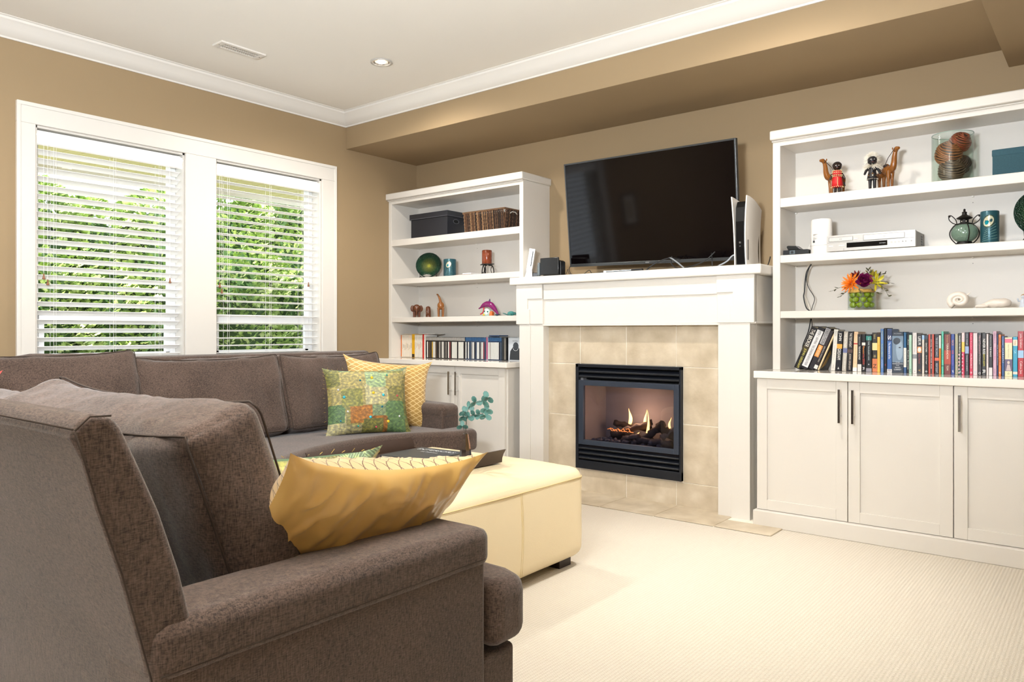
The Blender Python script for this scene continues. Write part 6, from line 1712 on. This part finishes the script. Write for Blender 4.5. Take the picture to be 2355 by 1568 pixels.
vz = root('bud_vase', 'small faceted chrome vase holding a green eucalyptus sprig', 'vase', (-2.262, 2.475, .4805))
segs = 8; mb = MB()
mb.lathe([(.017, 0), (.022, .006), (.027, .022), (.024, .06), (.016, .105), (.0125, .128), (.0105, .128), (.012, .118), (.001, .110)], (0, 0, 0), segs)
mb.build('body', C('#e4e0da', .10, 1, var=0), vz)
M_EUC = C('#4a766e', .5, var=.25, scale=40)
stems = [[(0, 0, .11), (.004, 0, .17), (.012, 0, .235), (.035, -.005, .262), (.075, -.01, .275), (.105, -.012, .285)],
         [(0, 0, .11), (.002, 0, .16), (.006, .002, .20), (.035, .004, .210), (.07, .004, .215), (.098, .002, .225)],
         [(0, 0, .11), (-.006, 0, .145), (-.014, 0, .16)],
         [(0.004, 0, .16), (.0, 0, .20), (-.006, 0, .225)]]
import itertools
Rz = Matrix.Rotation(math.radians(38.9), 4, 'Z')
for si, st in enumerate(stems):
    P = [Rz @ p_ for p_ in smoothpts(st, 4)]
    MB().tube(P, .0011, 5).build('stem', C('#4a4438', .6), vz)
def euleaf(c, sz, n_=3, seed=0):
    q = random.Random(seed); c = Rz @ Vector(c)
    for k_ in range(n_):
        a = 2 * PI * k_ / n_ + q.random(); mb = MB()
        el = q.uniform(-.5, .9)
        T = Matrix.Translation(c) @ Rz @ Matrix.Rotation(a, 4, 'Y') @ Matrix.Rotation(el, 4, 'X')
        vs = [(0, 0, 0)]
        for j in range(9):
            t = j / 8 * 2 * PI
            vs.append((sz * .55 + sz * .55 * math.cos(t + PI), sz * .30 * math.sin(t) * .4, sz * .42 * math.sin(t)))
        mb.add(vs, [(0, i_, i_ + 1) for i_ in range(1, 9)], T)
        mb.build('leaf', M_EUC, vz, smooth=True)
for i_, (c_, s_z) in enumerate((((-.006, 0, .225), .030), ((-.014, 0, .160), .030), ((-.012, 0, .205), .030), ((.012, 0, .245), .032), ((.045, -.005, .268), .034), ((.078, -.01, .270), .034), ((.100, -.012, .290), .036), ((.01, 0, .200), .030), ((.038, .004, .208), .032), ((.062, .004, .212), .030), ((.090, .002, .208), .034), ((.095, 0, .232), .034))):
    euleaf(c_, s_z * .82, 3, i_)

# framed picture on the window wall (seen mirrored in the television)
pf = root('framed_picture', 'dark framed print on the window wall, mirrored in the television screen', 'picture', (XW, 1.10, 1.6), world=True)
pa, pb, pz0, pz1 = .97, 1.23, 1.42, 1.78
mb = MB(); mb.box(XW, XW + .02, pa, pa + .02, pz0, pz1); mb.box(XW, XW + .02, pb - .02, pb, pz0, pz1); mb.box(XW, XW + .02, pa, pb, pz0, pz0 + .02); mb.box(XW, XW + .02, pa, pb, pz1 - .02, pz1)
mb.build('frame', C('#2a211c', .4), pf, bev=.002)
box(pf, 'mount', XW, XW + .010, pa + .02, pb - .02, pz0 + .02, pz1 - .02, C('#e2dccf', .7), 0)
box(pf, 'print', XW + .009, XW + .012, pa + .07, pb - .07, pz0 + .08, pz1 - .08, C('#b8a894', .7, var=.4, scale=20), 0)

# ================================================================== OUTSIDE
struct('outdoor_ground', MB().box(-16, XO - .02, -4, 12, -.5, -.4), C('#b9b29c', .9, var=.2, scale=3))
ev = root('roof_eave', 'pale yellow boarded roof eave seen through the top of the windows', 'eave', (-5.6, 3, 2.30), world=True)
M_EAVE = C('#e6dca6', .6, var=.05)
pl0 = None
for i in range(58):
    y = .6 + i * .1
    if pl0 is None:
        pl0 = MB().box(-6.15, XO - .01, y, y + .094, 2.30, 2.312).build('plank', M_EAVE, ev, bev=.003); y00 = y
    else:
        o = pl0.copy(); COL.objects.link(o); o.parent = ev; o.location = (0, y - y00, 0)
box(ev, 'fascia', -6.18, -6.15, .6, 6.4, 2.27, 2.42, C('#e9e6de', .5), .002)
MB().box(-6.15, XO - .01, .6, 6.4, 2.314, 2.40).build('decking', M_EAVE, ev)

def cedar_mesh(seed, H, rad):
    q = random.Random(seed); vs = []; fs = []
    n_ = 9000
    for i in range(n_):
        z = H * (q.random() ** .85)
        rr_ = rad * (1 - (z / H) ** 7) ** .6 * (1 + .18 * math.sin(z * 9 + seed))
        a = q.random() * 2 * PI
        lump = 1 + .22 * noise.noise(Vector((math.cos(a) * 2.2, math.sin(a) * 2.2, z * 2.4 + seed * 5)))
        rr_ *= lump * q.uniform(.72, 1.05)
        c = Vector((rr_ * math.cos(a), rr_ * math.sin(a), z))
        out = Vector((math.cos(a), math.sin(a), .55 + q.uniform(-.5, .4))).normalized()
        side = out.cross(Vector((0, 0, 1))).normalized()
        side = (side * math.cos(b0 := q.uniform(-1.2, 1.2)) + Vector((0, 0, 1)) * math.sin(b0)).normalized()
        L = q.uniform(.05, .10); w_ = L * .34
        b = len(vs)
        tip = c + out * L + Vector((0, 0, -.012))
        for (t, s) in ((0, 0), (.35, .8), (.5, .35), (.72, 1.0), (1, 0), (.72, -1.0), (.5, -.35), (.35, -.8)):
            vs.append(tuple(c.lerp(tip, t) + side * s * w_))
        fs.append(tuple(range(b, b + 8)))
    return vs, fs
M_CED = None
m, nt, b = newmat('cedar_foliage')
tc = N(nt, 'TexCoord'); no = N(nt, 'TexNoise'); no.inputs['Scale'].default_value = 7; no.inputs['Detail'].default_value = 5; nt.links.new(tc.outputs['Object'], no.inputs['Vector'])
r = ramp(nt, [(.32, lin('#55743a')), (.5, lin('#a3bd68')), (.66, lin('#ecf2bc'))]); nt.links.new(no.outputs['Fac'], r.inputs[0]); nt.links.new(r.outputs[0], b.inputs['Base Color'])
b.inputs['Roughness'].default_value = .55; b.inputs['Subsurface Weight'].default_value = 0
M_CED = m
meshes = []
for s_ in range(3):
    vs, fs = cedar_mesh(s_ + 1, 1.0 * 3.0, .52)
    me = bpy.data.meshes.new('foliage'); me.from_pydata(vs, [], fs); me.materials.append(M_CED); meshes.append(me)
trk = MB().tube([(0, 0, -.4), (0, 0, 1.4), (0, 0, 2.7)], [.07, .05, .02], 8)
cnames = ['nearest the left edge of the windows', 'second from the left', 'third from the left', 'fourth from the left, between the windows', 'fifth from the left', 'sixth from the left', 'seventh from the left', 'at the right end of the hedge']
for i in range(8):
    y = 1.9 + i * .62
    s_ = [.93, .96, .92, .97, 1.0, 1.10, 1.16, 1.22][i]
    ct = root('cedar_tree', 'tall bright green hedge cedar outside the windows, ' + cnames[i], 'tree', (-7.75 + .08 * math.sin(i * 2.3) + (.35 if i > 3 else 0), y, -.4), (0, 0, i * 1.3), group='hedge cedars outside the windows')
    f_ = bpy.data.objects.new('foliage', meshes[i % 3]); COL.objects.link(f_); f_.parent = ct; f_.scale = (1, 1, s_); f_['kind'] = 'stuff'
    if i == 0:
        t0 = trk.build('trunk', C('#4a3424', .9, var=.3), ct, smooth=True)
    else:
        t1 = t0.copy(); COL.objects.link(t1); t1.parent = ct
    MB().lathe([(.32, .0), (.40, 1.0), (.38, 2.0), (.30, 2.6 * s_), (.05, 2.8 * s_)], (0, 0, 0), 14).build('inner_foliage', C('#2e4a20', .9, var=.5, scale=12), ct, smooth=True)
